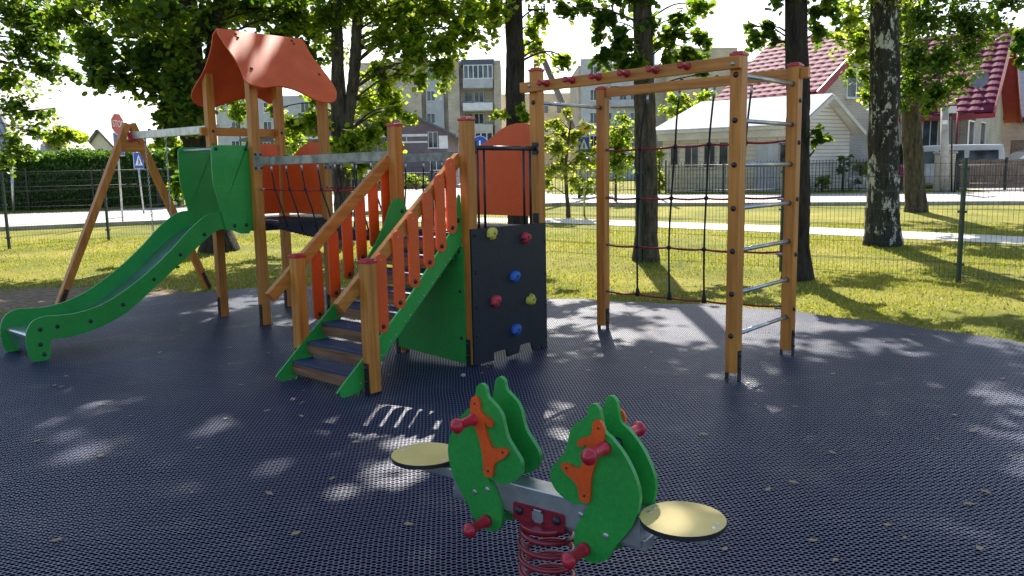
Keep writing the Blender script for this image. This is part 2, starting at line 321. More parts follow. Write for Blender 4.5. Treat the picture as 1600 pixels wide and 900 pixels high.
def ground_mat():
    m, n, l, b = new('lawn'); tc = n.new('ShaderNodeTexCoord')
    def N(s, d=6, ro=.6):
        t = n.new('ShaderNodeTexNoise'); t.inputs['Scale'].default_value = s; t.inputs['Detail'].default_value = d; t.inputs['Roughness'].default_value = ro; l.new(tc.outputs['Object'], t.inputs[0]); return t.outputs[0]
    r1 = ramp(n, [(.3, (.07, .105, .014)), (.5, (.20, .205, .024)), (.72, (.38, .31, .075))]); l.new(N(.45, 8, .7), r1.inputs[0])
    r2 = ramp(n, [(.3, (.6, .6, .55)), (.7, (1.25, 1.2, 1.05))]); l.new(N(16, 6, .75), r2.inputs[0])
    mx = n.new('ShaderNodeMix'); mx.data_type = 'RGBA'; mx.blend_type = 'MULTIPLY'; mx.inputs[0].default_value = 1; l.new(r1.outputs[0], mx.inputs[6]); l.new(r2.outputs[0], mx.inputs[7])
    # bare earth patch under the swing and specks of soil
    vm = n.new('ShaderNodeVectorMath'); vm.operation = 'SUBTRACT'; l.new(tc.outputs['Object'], vm.inputs[0]); vm.inputs[1].default_value = (-6.9, 11.7, 0)
    ms = n.new('ShaderNodeVectorMath'); ms.operation = 'MULTIPLY'; l.new(vm.outputs[0], ms.inputs[0]); ms.inputs[1].default_value = (.42, .75, 0)
    ln = n.new('ShaderNodeVectorMath'); ln.operation = 'LENGTH'; l.new(ms.outputs[0], ln.inputs[0])
    ad = n.new('ShaderNodeMath'); ad.operation = 'MULTIPLY_ADD'; l.new(N(1.6, 7, .7), ad.inputs[0]); ad.inputs[1].default_value = 2.2; l.new(ln.outputs['Value'], ad.inputs[2])
    rr = ramp(n, [(.52, (1, 1, 1)), (.62, (0, 0, 0))]); dv = n.new('ShaderNodeMath'); dv.operation = 'MULTIPLY'; dv.inputs[1].default_value = .28; l.new(ad.outputs[0], dv.inputs[0]); l.new(dv.outputs[0], rr.inputs[0])
    rs = ramp(n, [(.35, (.16, .11, .07)), (.65, (.32, .24, .17))]); l.new(N(9, 7), rs.inputs[0])
    m2 = n.new('ShaderNodeMix'); m2.data_type = 'RGBA'; l.new(rr.outputs[0], m2.inputs[0]); l.new(mx.outputs[2], m2.inputs[6]); l.new(rs.outputs[0], m2.inputs[7])
    l.new(m2.outputs[2], b.inputs['Base Color']); b.inputs['Roughness'].default_value = .9; b.inputs['Specular IOR Level'].default_value = .15
    bp = n.new('ShaderNodeBump'); bp.inputs['Distance'].default_value = .06; bp.inputs['Strength'].default_value = .9; l.new(N(22, 5, .7), bp.inputs['Height']); l.new(bp.outputs[0], b.inputs['Normal'])
    return m
lawn = ground_mat()
asphalt = noise_mat('sun_bleached_asphalt', (.34, .33, .32), (.46, .45, .43), 1.2, .8, .3, 60, 8, .3)
paving = noise_mat('pale_path_slabs', (.48, .46, .42), (.58, .56, .52), 2, .85, .3, 30, 6, .3)
# ------------------------------------------------------------------ setting: ground, road, path, mat
def sheet(name, poly, dz, mat, thick=0):
    bm = bmesh.new(); vs = [bm.verts.new((p[0], p[1], 0)) for p in poly]; bm.faces.new(vs)
    for yb in (14, 34, 44):
        bmesh.ops.bisect_plane(bm, geom=bm.verts[:]+bm.edges[:]+bm.faces[:], plane_co=(0, yb, 0), plane_no=(0, 1, 0))
    bmesh.ops.recalc_face_normals(bm, faces=bm.faces)
    for f in bm.faces:
        if f.normal.z < 0: f.normal_flip()
    for v in bm.verts: v.co.z = zt(v.co.y)+dz
    if thick:
        bmesh.ops.extrude_face_region(bm, geom=bm.faces[:]); 
        tops = set(bm.verts[:])
    me = bpy.data.meshes.new(name); bm.to_mesh(me); bm.free(); me.materials.append(mat)
    o = bpy.data.objects.new(name, me); col.objects.link(o); o['kind'] = 'structure'; return o
sheet('ground', [(-400, -60), (400, -60), (400, 600), (-400, 600)], 0, lawn)
near = [(-60, 8), (-22, 20.3), (-14.7, 23.5), (-10.67, 24.87), (-3.17, 27.46), (1.65, 29.17), (7.6, 27.58), (15.36, 26.09), (26, 23), (60, 14)]
far = [(60, 24), (26, 31), (15, 32.6), (7, 34.2), (2, 38), (0, 90), (-7, 90), (-9, 48), (-12.6, 33), (-16, 31), (-22, 30), (-60, 22)]
sheet('road', near+far, .008, asphalt)
sheet('driveway', [(18.7, 31.5), (40, 27), (40, 36), (19.5, 37)], .012, paving)
pa = [(20, 7.5), (13.5, 13.1), (9.77, 16.52), (6.1, 19.33), (1.27, 22.61), (-2.76, 23.85), (-5, 24.6), (-12, 26.2)]
pb = [(-12, 27.2), (-5, 25.9), (-2.4, 25.2), (1.6, 23.95), (6.75, 20.75), (10.5, 17.85), (14.4, 14.2), (21, 8.6)]
sheet('path', pa+pb, .012, paving)
kb = MB()
for a, b in zip(near[1:-1], near[2:]):
    for k in range(6):
        p = np.array(a)+(np.array(b)-a)*k/6; q = np.array(a)+(np.array(b)-a)*(k+1)/6
        kb.beam((p[0], p[1], zt(p[1])+.03), (q[0], q[1], zt(q[1])+.03), .14, .18)
kb.build('kerb', concrete)['kind'] = 'structure'
edge_px = [(0, 497), (120, 480), (230, 467), (340, 455), (440, 449), (560, 453), (700, 461), (860, 470), (1000, 474), (1110, 479), (1250, 490), (1400, 510), (1500, 524), (1600, 541)]
edge = [gp(*p) for p in edge_px]; ex = [-12, -8.5]+[p[0] for p in edge]+[6.2, 8]; ey = [5.0, 8.3]+[p[1] for p in edge]+[5.6, 3]
def wav(x, y):
    return (.5*math.sin(x*2.1+1.3*math.sin(y*1.1))+.5*math.sin(y*2.9+1.7*math.sin(x*.9+1))+.35*math.sin(5.1*x+3.3*y)+.3*math.sin(4.7*y-3.9*x+2))
def matz(x, y): return .032+.0105*wav(x, y)
mm = MB(); P = []
for x in np.arange(-11, 7.5, .09):
    e = float(np.interp(x, ex, ey))+.05*math.sin(x*3.1)+.03*math.sin(x*8.3); row = []
    for k in range(130):
        t = k/129; y = .2+(e-.2)*t; row.append((x, y, matz(x, y) if k < 129 else .004))
    P.append(row)
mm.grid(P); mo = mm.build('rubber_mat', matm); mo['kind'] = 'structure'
def gz(x, y):
    e = float(np.interp(x, ex, ey)); return matz(x, y) if y < e and -11 < x < 7.4 else zt(y)
# grass blades between the mat and the far side of the fence
n = 120000; gx = rng.uniform(-13, 12, n*2); t = rng.random(n*2)**1.5; gy = 6+t*15
e = np.interp(gx, ex, ey); pc = np.interp(gx, [-12, -5, -2.6, 1.4, 6.4, 10.1, 14], [26.7, 25.2, 24.5, 23.3, 20, 17.2, 13.6]); k = (gy > e-.05+.1*rng.random(n*2)) & (np.abs(gy-pc) > 1.0) & (rng.random(n*2) < .55+.45*np.sin(gx*1.3+np.sin(gy*1.7))*np.sin(gy*1.1+1)) & (np.hypot((gx+6.9)*.42, (gy-11.7)*.75) > .75+.3*rng.random(n*2)); gx, gy = gx[k][:n], gy[k][:n]; n = len(gx)
gzv = np.interp(gy, [14, 34], [0, .6]); h = rng.uniform(.012, .038, n)*(1+gy/30); a = rng.uniform(0, 6.28, n); lean = rng.normal(0, .018, (n, 2)); wd = rng.uniform(.006, .014, n)
V = np.zeros((n, 3, 3)); V[:, 0] = np.stack([gx-np.cos(a)*wd, gy-np.sin(a)*wd, gzv-.003], 1); V[:, 1] = np.stack([gx+np.cos(a)*wd, gy+np.sin(a)*wd, gzv-.003], 1)
V[:, 2] = np.stack([gx+lean[:, 0], gy+lean[:, 1], gzv+h], 1)
tag(npmesh('grass', V.reshape(-1, 3), 3, blade_m), 'short sunlit lawn grass around the rubber mat', 'grass', kind='stuff')
# ------------------------------------------------------------------ play structure (bolted together: one thing)
w_, L_, M_, N_, ST = .922, 2.366, 1.9865, 1.04, 1.105
ub, ua = -w_-L_, -w_-L_-w_
PR = W(0, 0, 0)
play = empty('play_structure', PR)
tag(play, 'wooden play structure with orange roofed tower, green slide, stairs, net bridge and monkey bars', 'playground equipment')
def pb_(mb, name, mats, parent=None, bevel=0): return mb.build(name, mats, parent or play, PR, bevel)
def bx(mb, u, v, z, su, sv, sz, m=0): mb.obox(W(u, v, z), D1*su/2, D2*sv/2, ZZ*sz/2, m)
PS = .098
def post(u, v, h, cap=True, bracket='both', zb=.085, flip=1):
    mb = MB(); bx(mb, u, v, (zb+h)/2, PS, PS, h-zb)
    o = pb_(mb, 'post', wood_z, bevel=.006)
    if cap:
        c = MB(); bx(c, u, v, h+.008, PS+.012, PS+.012, .022); bx(c, u, v, h+.024, PS-.02, PS-.02, .014); pb_(c, 'post_cap', red, o, .004)
    b = MB(); g = -.03
    if bracket == 'both':       # two flat bars on the +-v faces
        for s in (-1, 1):
            bx(b, u+s*(PS/2+.004), v, (g+.27)/2, .007, .05, .27-g)
            for zz in (.13, .235): b.dome(W(u+s*(PS/2+.008), v, zz), D1*s, .016)
    else:
        bx(b, u, v-(PS/2+.004), (g+.27)/2, .05, .007, .27-g); bx(b, u, v+(PS/2+.004), (g+.27)/2, .05, .007, .27-g)
        for zz in (.13, .235): b.dome(W(u, v-(PS/2+.008), zz), -D2, .016)
    pb_(b, 'post_bracket', black, o)
    return o
PT = {}
for nme, u, v, h, cp, br, zb in (('A', ua, 0, 2.80, 0, 'b', .03), ('B', ub, 0, 2.82, 0, 'b', .03), ('C', ua, w_, 2.80, 0, 'b', .03), ('D', ub, w_, 2.80, 0, 'b', .03),
        ('T3', -w_, 0, 2.13, 1, 'b', .05), ('T1', 0, 0, 2.13, 1, 'b', .05), ('T4', -w_, w_, 2.10, 1, 'b', .05), ('P1', 0, w_, 2.60, 1, 'b', .05),
        ('P3', M_, w_, 2.53, 1, 'both', .09), ('P2', 0, w_+N_, 2.50, 1, 'both', .09), ('P4', M_, w_+N_, 2.535, 1, 'both', .09),
        ('SR', 0, -ST, 1.04, 1, 'sr', .04), ('SL', -w_, -ST, 1.03, 1, 'sr', .06)):
    PT[nme] = post(u, v, h, cp, 'both' if br == 'both' else br, zb)
# decks
for u0_, nm in ((ua, 'left'), (-w_, 'right')):
    mb = MB(); bx(mb, u0_+w_/2, w_/2, 1.185, w_-.02, w_-.02, .03); bx(mb, u0_+w_/2, .0, 1.14, w_-PS, .045, .09); bx(mb, u0_+w_/2, w_, 1.14, w_-PS, .045, .09)
    bx(mb, u0_+.0, w_/2, 1.14, .045, w_-PS, .09); bx(mb, u0_+w_, w_/2, 1.14, .045, w_-PS, .09); pb_(mb, 'deck', blackp, bevel=.004)
# crossbars of the roofed tower
mb = MB(); mb.beam(W(ua-.06, -.10, 2.235), W(ua-.06, w_+.10, 2.235), .05, .095)
for v in (0, w_): mb.dome(W(ua-.088, v, 2.235), -D1, .018, 1)
for v in (0, w_): mb.dome(W(ua+.052, v, 2.235), D1, .018, 1)
for v in (.3, .46, .62): mb.dome(W(ua-.06, v, 2.283), ZZ, .014, 1)
pb_(mb, 'crossbar', [wood_2, black], bevel=.004)
# ---- roof: two bowed boards meeting at a ridge along v
uc = (ua+ub)/2; zr = 3.33
outR = [(.06, -.125), (.20, -.122), (.40, -.110), (.53, -.135), (.60, -.155), (.645, -.115), (.672, .015), (.650, .15), (.645, .26), (.672, .413), (.74, .54), (.79, .65), (.800, .76), (.775, .87), (.717, .945), (.633, 1.0), (.50, 1.015), (.40, 1.003), (.205, .985), (.08, 1.01)]
outL = [(.06, -.118), (.19, -.080), (.41, -.070), (.60, -.113), (.68, -.095), (.745, -.02), (.773, .09), (.770, .24), (.72, .36), (.69, .453), (.66, .586), (.645, .76), (.68, .88), (.70, .97), (.63, 1.04), (.50, 1.03), (.40, 1.003), (.205, .985), (.08, 1.01)]
def roofpts(s):
    core = smooth([V3(a, b, 0) for a, b in (outR if s > 0 else outL)], 4, False)
    return [W(uc+s*p[0], p[1], zr-p[0]*1.02) for p in [V3(0, -.10, 0)]+core+[V3(0, 1.0, 0)]]
for s in (1, -1):
    mb = MB(); nrm = D1*s*1.02+ZZ; mb.prism(roofpts(s), nrm, .016); ob = nrm/np.linalg.norm(nrm)
    for v in (.1, .83):
        for a in (.045, .085): mb.dome(W(uc+s*a, v, zr-a*1.02)+ob*.008, ob, .017, 1)
    for v in (.02, .90): mb.dome(W(uc+s*.46, v, zr-.46*1.02)+ob*.008, ob, .019, 1)
    pb_(mb, 'roof_panel', [roof_o, black], bevel=.005)
# the posts under the roof end on the boards' inner face, their tops sloped
for k_, s in (('A', -1), ('C', -1), ('B', 1), ('D', 1)):
    me = PT[k_].data
    for vtx in me.vertices:
        wv = np.array(vtx.co)+PR
        if wv[2] > 1: u = np.dot(wv-OO, D1); vtx.co.z = zr-abs(u-uc)*1.02-.016
# ---- end panels with rounded heads
def arch(u0_, u1, zb, v, rev=False):
    k = u1-u0_; p = [(0, zb), (0, zb+.655), (.08, zb+.66), (.17, zb+.68), (.27, zb+.725), (.37, zb+.785), (.48, zb+.835), (.60, zb+.86), (.70, zb+.858), (.78, zb+.845)]
    core = smooth([V3(a, b, 0) for a, b in p[1:]], 4, False)
    pts = [V3(0, zb, 0)]+core+[V3(.78, zb, 0)]
    return [(u0_+q[0]*k/.78, q[1]) for q in pts]
for (a, b) in ((ua+.06, ub-.06), (-w_+.06, -.06)):
    mb = MB(); zb = 1.235 if a < -2 else 1.285
    mb.prism([W(u, w_-.02, z) for u, z in arch(a, b, zb, w_)], D2, .018); pb_(mb, 'end_panel', orange, bevel=.004)
mb = MB(); mb.prism([W(ua+.02, v, z) for v, z in arch(.06, w_-.06, 1.235, 0)], D1, .018); pb_(mb, 'end_panel', orange, bevel=.004)
# ---- climbing wall
mb = MB(); ou = [(-.05, .05), (-.05, 1.225), (.94, 1.225), (.94, .03), (.87, .03), (.85, .075), (.82, .075), (.80, .03), (.742, .05), (.707, .13), (.553, .13), (.533, .06), (.384, .05), (.368, .123), (.199, .123), (.19, .05)]
mb.prism([W(.062, v, z) for v, z in ou], D1, .02)
for z in (.30, .55, .85, 1.17): mb.dome(W(.072, -.005, z), D1, .014, 0)
for z in (.15, .45, .75, 1.05): mb.dome(W(.072, .925, z), D1, .014, 0)
cw = pb_(mb, 'climbing_wall', [blackp], bevel=.003)
def hold(v, z, m, rot):
    mb = MB(); shp = [(-.055, -.02), (-.045, .035), (-.01, .05), (.045, .042), (.058, .01), (.045, -.022), (.02, -.03), (.01, -.058), (-.022, -.05), (-.03, -.02)]
    c, s = math.cos(rot), math.sin(rot); rings = []
    sm = smooth([V3(a*c-b*s, a*s+b*c, 0) for a, b in shp], 2)
    for k, (sc, d) in enumerate(((1, 0), (.97, .018), (.8, .038), (.5, .05), (.15, .044))):
        rings.append([W(.072+d+.006*math.sin(3*i+k)*(.5 if k else 0), v+p[0]*sc, z+p[1]*sc) for i, p in enumerate(sm)]+[W(.072+d, v+sm[0][0]*sc, z+sm[0][1]*sc)])
    mb.grid(rings); mb.dome(W(.112, v, z), D1, .011, 1); pb_(mb, 'climbing_hold', [m, black], cw)
for v, z, m, r in ((.193, 1.175, hold_y, .2), (.642, 1.105, hold_r, -.3), (.483, .768, hold_b, .1), (.223, .581, hold_r, .1), (.699, .53, hold_y, 2.9), (.487, .282, hold_b, .15)): hold(v, z, m, r)
# ---- guard bars above the climbing wall
mb = MB(); mb.tube([W(.02, .06, 1.905), W(.02, .86, 1.905)], .021, 10)
for v in (.10, .18, .70, .79): mb.tube([W(.02, v, 1.20), W(.02, v, 1.905)], .011, 8)
bx(mb, .02, .865, 1.905, .06, .02, .11); bx(mb, .02, .056, 1.905, .06, .02, .11); bx(mb, .02, .865, 1.27, .06, .02, .09)
for z in (1.875, 1.94): mb.dome(W(.05, .865, z), D1, .016)
pb_(mb, 'guard_rail', black)
# ---- green panel closing the front under the right deck
mb = MB(); mb.prism([W(u, -.058, z) for u, z in ((-w_+.02, .10), (-w_+.02, 1.08), (-.02, 1.08), (-.02, .055), (-.10, .06))], D2, .016)
for z in (1.03, .69, .28): mb.dome(W(-.065, -.066, z), -D2, .017, 1)
for z in (.28,): mb.dome(W(-w_+.07, -.066, z), -D2, .017, 1)
pb_(mb, 'skirt_panel', [green, black], bevel=.004)
# ---- stairs
LV = (-.838, -.655, -.498, -.343, -.189, -.035)
st = MB(); STZ = [(v, z) for v, z in ((-1.36, .115), (-1.375, .07), (-1.345, .04), (-1.24, .04), (-1.16, .085), (-.09, 1.07), (-.05, 1.12), (-.05, 1.50))]
def stringer(u, curve):
    mb = MB(); low = [(-1.375, .09), (-1.365, .05), (-1.33, .035), (-1.20, .055), (-1.13, .11), (-.10, 1.06), (-.055, 1.12)]
    if curve: up = [(.04, 1.30), (.05, 1.40), (.0, 1.47), (-.07, 1.475), (-.13, 1.42), (-.20, 1.27), (-.33, 1.07), (-.5, .885), (-.75, .65), (-1.36, .125)]
    else: up = [(-.055, 1.50), (-.10, 1.44), (-.16, 1.24), (-.24, 1.14), (-.75, .635), (-1.36, .125)]
    pts = [V3(a, b, 0) for a, b in low+up]; pts = smooth(pts, 4)
    mb.prism([W(u, p[0], p[1]) for p in pts], D1, .018)
    for k in range(8):
        v, z = -1.16+.155*k, .185+.1375*k
        for dv in (-.02, .035): mb.dome(W(u+(.009 if u > -.5 else -.009), v+dv, z-.055+dv*.8), D1*(1 if u > -.5 else -1), .0065, 1)
    mb.dome(W(u+.009, -1.05, .24), D1, .02, 2); mb.dome(W(u+.009, .0 if curve else -.09, 1.36 if curve else 1.30), D1, .02, 2)
    return mb
sR = pb_(stringer(-.052, False), 'stair_stringer', [green, steel, black], bevel=.004); sL = pb_(stringer(-w_+.052, True), 'stair_stringer', [green, steel, black], bevel=.004)
for k in range(8):
    v, z = -1.255+.155*k, .19+.1375*k
    mb = MB(); bx(mb, -w_/2, v+.10, z-.012, w_-.14, .20, .022, 0); bx(mb, -w_/2, v+.10, z-.032, w_-.125, .19, .018, 1); bx(mb, -w_/2, v+.022, z-.075, w_-.125, .03, .068, 1)
    pb_(mb, 'step', [tread, raw_wood], bevel=.003)
def rail(u, ue):
    mb = MB(); s = (1.855-.735)/(1.28); a = W(u, -1.33, .715); b = W(u, ue, .715+s*(ue+1.33)*.975); mb.beam(a, b, .055, .098)
    sg = 1 if u > -.5 else -1
    for t in ((-ST, .90), (0, 1.82)):
        if t[0] < ue+.05: mb.dome(W(u-.03 if 0 else u+.028, t[0]+.03, .715+s*(t[0]+.03+1.33)*.975), D1, .02, 1)
    return pb_(mb, 'handrail', [wood_2, black], bevel=.005)
rail(-.076+0.0, -.03); rail(-w_-.078, .14)
BAL = ((-.955, .475, 1.095), (-.775, .64, 1.26), (-.611, .79, 1.395), (-.447, .93, 1.55), (-.307, 1.05, 1.69), (-.177, 1.195, 1.82))
for u, bal in ((-.030, BAL), (-w_-.115, [(LV[i], q[1]-.02, q[2]-.02) for i, q in enumerate(BAL)])):
    for i, (v, z0, z1) in enumerate(bal):
        mb = MB(); r = .054; pts = []
        if u > -.5 or True:
            for k in range(9): t = math.pi*k/8; pts.append((v+r*math.cos(t), z1-r+r*math.sin(t)))
            for k in range(9): t = math.pi+math.pi*k/8; pts.append((v+r*math.cos(t), z0+r+r*math.sin(t)))
        mb.prism([W(u, a, b) for a, b in pts], D1, .018); mb.dome(W(u+.009, v, z0+.05), D1, .019, 1); mb.dome(W(u+.009, v, z1-.05), D1, .006, 2)
        pb_(mb, 'baluster', [orange, black, steel], bevel=.004)
# ---- net bridge
for vb, ue in ((0, -w_-.05), (w_, -w_-.05)):
    mb = MB(); mb.beam(W(ub+.055, vb, 1.865), W(ue, vb, 1.865), .045, .085)
    us = [ub+.31+.2835*k for k in range(7)]
    for u in us: mb.dome(W(u, vb, 1.908), ZZ, .014, 1)
    for e_, s in ((ub+.055, 1), (ue, -1)):
        bx(mb, e_, vb, 1.865, .008, .10, .19)
        for dv in (-.035, .035):
            for dz in (-.075, .075): mb.dome(W(e_+s*.004, vb+dv, 1.865+dz), D1*s, .015, 1)
    bm_ = pb_(mb, 'bridge_beam', [steelg, black])
    sg = 1 if vb == 0 else -1
    def sag(u): t = (u-(ub+.05))/(L_-.1); return 1.175-.10*4*t*(1-t)
    for u in us:
        rb = MB(); bot = W(u+.07, vb+sg*.12, sag(u)+.0); mid = W(u+.012, vb+sg*.02, 1.557)
        rb.tube([W(u, vb, 1.83), W(u, vb, 1.745)], .010, 6, 1); rb.tube([W(u, vb, 1.75), mid, W(u+.045, vb+sg*.07, 1.35), bot], .0085, 6, 0); rb.ball(mid, .02, 0, 6)
        pb_(rb, 'bridge_rope', [rope_b, steel])
    rr_ = MB(); pts = [W(ub+.05+(L_-.1)*k/10, vb+sg*.02, 1.557-.012*math.sin(math.pi*k/10)) for k in range(11)]; rr_.tube(pts, .0085, 6)
    for q, s in ((ub+.05, 1), (-w_-.05, -1)): rr_.tube([W(q, vb+sg*.02, 1.557), W(q+s*.07, vb+sg*.02, 1.557)], .013, 6, 1)
    pb_(rr_, 'hand_rope', [rope_r, steel])
mb = MB()
for k in range(30):
    u = ub+.08+(L_-.16)*k/29; z = sag(u); mb.tube([W(u, .10, z), W(u, .46, z-.03), W(u, w_-.10, z)], .016, 6, 0)
for j in range(9):
    v = .10+(w_-.20)*j/8; mb.tube([W(ub+.05+(L_-.1)*k/16, v+.02*math.sin(k*2.1+j), sag(ub+.05+(L_-.1)*k/16)-.03*(1-abs(v-.46)/.37)-.012*(k % 2)) for k in range(17)], .010, 5, 1 if j % 3 == 1 else 0)
for j in range(28):
    u = ub+.1+(L_-.3)*j/27
    for s in (-1, 1): mb.tube([W(u, .46-s*.33, sag(u)-.03), W(u+.08, .46, sag(u)-.055), W(u+.14, .46+s*.33, sag(u)-.03)], .008, 5, 1)
pb_(mb, 'bridge_net', [rope_b, rope_r])
# ---- monkey bar beam, rungs, net
mb = MB(); mb.beam(W(-.12, w_-.075, 2.455), W(M_+.05, w_-.075, 2.475), .05, .092)
for u in (.0, M_): mb.dome(W(u, w_-.10, 2.465), -D2, .017, 1)
mk = pb_(mb, 'overhead_beam', [wood_1, steel], bevel=.005)
for u in (.205, .491, .768, 1.05, 1.324, 1.605):
    p = MB(); z = 2.466+.01*u; p.tube([W(u, w_-.10, z), W(u, w_-.115, z), W(u, w_-.12, z), W(u, w_-.19, z), W(u, w_-.195, z), W(u, w_-.215, z), W(u, w_-.22, z)], [.03, .03, .019, .017, .027, .027, .014], 10)
    pb_(p, 'hand_grip', red, mk)
mb = MB(); mb.beam(W(.05, w_+N_, 2.465), W(M_-.05, w_+N_, 2.475), .05, .09); mb.beam(W(M_+.05, w_+N_, 2.476), W(M_+.12, w_+N_, 2.476), .05, .09)
for u in (.55, .90, 1.26, 1.62): mb.dome(W(u, w_+N_, 2.515), ZZ, .02, 1)
pb_(mb, 'rear_beam', [wood_1, black], bevel=.005)
for uu, zs in ((M_, (2.388, 2.052, 1.718, 1.387, 1.057, .722, .39)), (0, (2.32,))):
    for z in zs:
        mb = MB(); mb.tube([W(uu, w_+.04, z), W(uu, w_+N_-.04, z)], .0175, 10)
        for v, s in ((w_-.049, -1), (w_+N_-.049, -1)): mb.dome(W(uu, v, z), D2*s, .022, 1)
        pb_(mb, 'rung', [steel, black])
for z in (2.25, 1.9, 1.42, .94, .46):
    mb = MB(); mb.dome(W(M_+.049, w_+N_, z), D1, .02); pb_(mb, 'bolt_head', black)
vn = w_+N_
cols_ = [[(.530, 2.42), (.470, 2.15), (.445, 1.90), (.431, 1.415), (.415, .935), (.42, .455)], [(.88, 2.42), (.85, 2.15), (.837, 1.905), (.80, 1.417), (.777, .94), (.789, .448)],
        [(1.24, 2.42), (1.21, 2.15), (1.192, 1.915), (1.17, 1.42), (1.155, .94), (1.163, .452)], [(1.60, 2.42), (1.57, 2.15), (1.551, 1.915), (1.53, 1.425), (1.52, .94), (1.53, .458)]]
for c in cols_:
    mb = MB(); mb.tube(smooth([W(a, vn, b) for a, b in c], 3, False), .0095, 8, 0); a, b = c[0]; mb.tube([W(a, vn, b), W(a-.006, vn, b-.09)], .012, 8, 1)
    for a, b in c[2:5]: mb.ball(W(a, vn, b), .024, 0, 8)
    a, b = c[-1]; mb.tube([W(a, vn, b-.02), W(a, vn, b+.055)], [.026, .016], 8, 0); pb_(mb, 'climbing_rope', [rope_b, steel])
for r, zz in enumerate((1.90, 1.42, .94, .455)):
    mb = MB(); nodes = [(.05, zz-.005)]+[c[2+r] for c in cols_]+[(M_-.05, zz+.02)]; pts = []
    for (a, b), (a2, b2) in zip(nodes, nodes[1:]):
        for k in range(4): t = k/4; pts.append(W(a+(a2-a)*t, vn, b+(b2-b)*t-.012*math.sin(math.pi*t)))
    pts.append(W(*[nodes[-1][0]], vn, nodes[-1][1])); mb.tube(pts, .0095, 8, 0)
    for s, e_ in ((1, .05), (-1, M_-.05)): mb.tube([W(e_, vn, zz), W(e_+s*.075, vn, zz)], .013, 8, 1)
    pb_(mb, 'net_rope', [rope_r, steel])
# ---- slide
top = [(-.37, 1.33), (-.42, 1.33), (-.52, 1.32), (-.62, 1.275), (-.79, 1.15), (-.97, .98), (-1.19, .80), (-1.46, .62), (-1.72, .49), (-1.97, .437), (-2.15, .44), (-2.26, .447), (-2.36, .41), (-2.415, .32), (-2.425, .20), (-2.41, .08), (-2.37, .035), (-2.27, .035), (-2.235, .07), (-2.225, .17), (-2.20, .215), (-2.12, .218), (-1.97, .225), (-1.74, .275), (-1.485, .385), (-1.21, .585), (-.845, .86), (-.54, 1.09), (-.42, 1.14), (-.35, 1.145)]
bedc = smooth([V3(a, b, 0) for a, b in ((-.05, 1.185), (-.35, 1.165), (-.55, 1.10), (-.79, .94), (-.97, .785), (-1.19, .61), (-1.46, .435), (-1.72, .32), (-1.97, .285), (-2.2, .285), (-2.34, .29), (-2.385, .265), (-2.36, .20), (-2.33, .08))], 4, False)
ug, uh = ub-.085, ua+.14
mb = MB(); mb.grid([[W(uh+(ug-uh)*j/3, p[0], p[1]) for p in bedc] for j in range(4)]); mb.grid([[W(uh+(ug-uh)*j/3, p[0]+.004, p[1]-.012) for p in bedc] for j in range(4)])
sld = pb_(mb, 'slide_chute', slidem)
for u, s in ((ug, 1), (uh, -1)):
    mb = MB(); pts = smooth([V3(a, b, 0) for a, b in top], 3); mb.prism([W(u, p[0], p[1]) for p in pts], D1, .02)
    for v, z in ((-2.30, .33), (-2.31, .19), (-2.285, .09), (-2.15, .335), (-1.85, .34), (-1.53, .46), (-1.2, .68), (-.90, .905), (-.62, 1.10)): mb.dome(W(u+s*.010, v, z), D1*s, .02, 1)
    pb_(mb, 'slide_side', [green, black], sld, .005)
    gp_ = smooth([V3(a, b, 0) for a, b in ((-.045, 1.135), (-.045, 2.035), (-.07, 2.04), (-.42, 2.04), (-.46, 2.03), (-.48, 1.99), (-.485, 1.9), (-.485, 1.66), (-.465, 1.55), (-.42, 1.36), (-.375, 1.16), (-.34, 1.135))], 4)
    mb = MB(); mb.prism([W(u+s*.020, p[0], p[1]) for p in gp_], D1, .018)
    for v, z in ((-.43, 2.0), (-.08, 2.0), (-.27, 1.17), (-.13, 1.17)): mb.dome(W(u+s*.029, v, z), D1*s, .02, 1)
    pb_(mb, 'slide_guard', [green, black], sld, .005)
mb = MB(); mb.tube([W(uh, -.43, 2.0), W(ug, -.43, 2.0)], .015, 8); pb_(mb, 'grab_bar', steel, sld)
# ---- swing bay
za = 2.29; va = .13; uA = -6.63
mb = MB(); mb.beam(W(uA-.1, va, za), W(ua-.07, va, za-.02), .06, .10)
sw = pb_(mb, 'swing_beam', steel, bevel=.004)
for vf, uf in ((-1.02, -6.60), (1.22, -6.86)):
    s = -1 if vf < 0 else 1
    mb = MB(); topp = W(uA-.02, va+s*.03, za+.16); foot = W(uf, vf, .03); mb.beam(foot, topp, .095, .095, up=D1)
    lg = pb_(mb, 'swing_leg', wood_z, bevel=.005); b = MB(); d = (topp-foot)/np.linalg.norm(topp-foot)
    for q in (.052, -.052): b.beam(foot-d*.05+D1*q, foot+d*.27+D1*q, .05, .008, up=D1)
    for k in (.1, .22): b.dome(foot+d*k+D1*.056, D1, .017)
    pb_(b, 'post_bracket', black, lg)
mb = MB(); mb.beam(W(uA-.02, va-.20, za-.14), W(uA-.02, va+.20, za-.14), .045, .16); pb_(mb, 'gusset_board', wood_2, bevel=.004)
mb = MB(); mb.beam(W(uA-.09, va, za-.03), W(uA-.09, va, za+.24), .06, .07); bx(mb, uA+.06, va, za-.02, .10, .09, .12, 1); pb_(mb, 'beam_clamp', [steel, red])
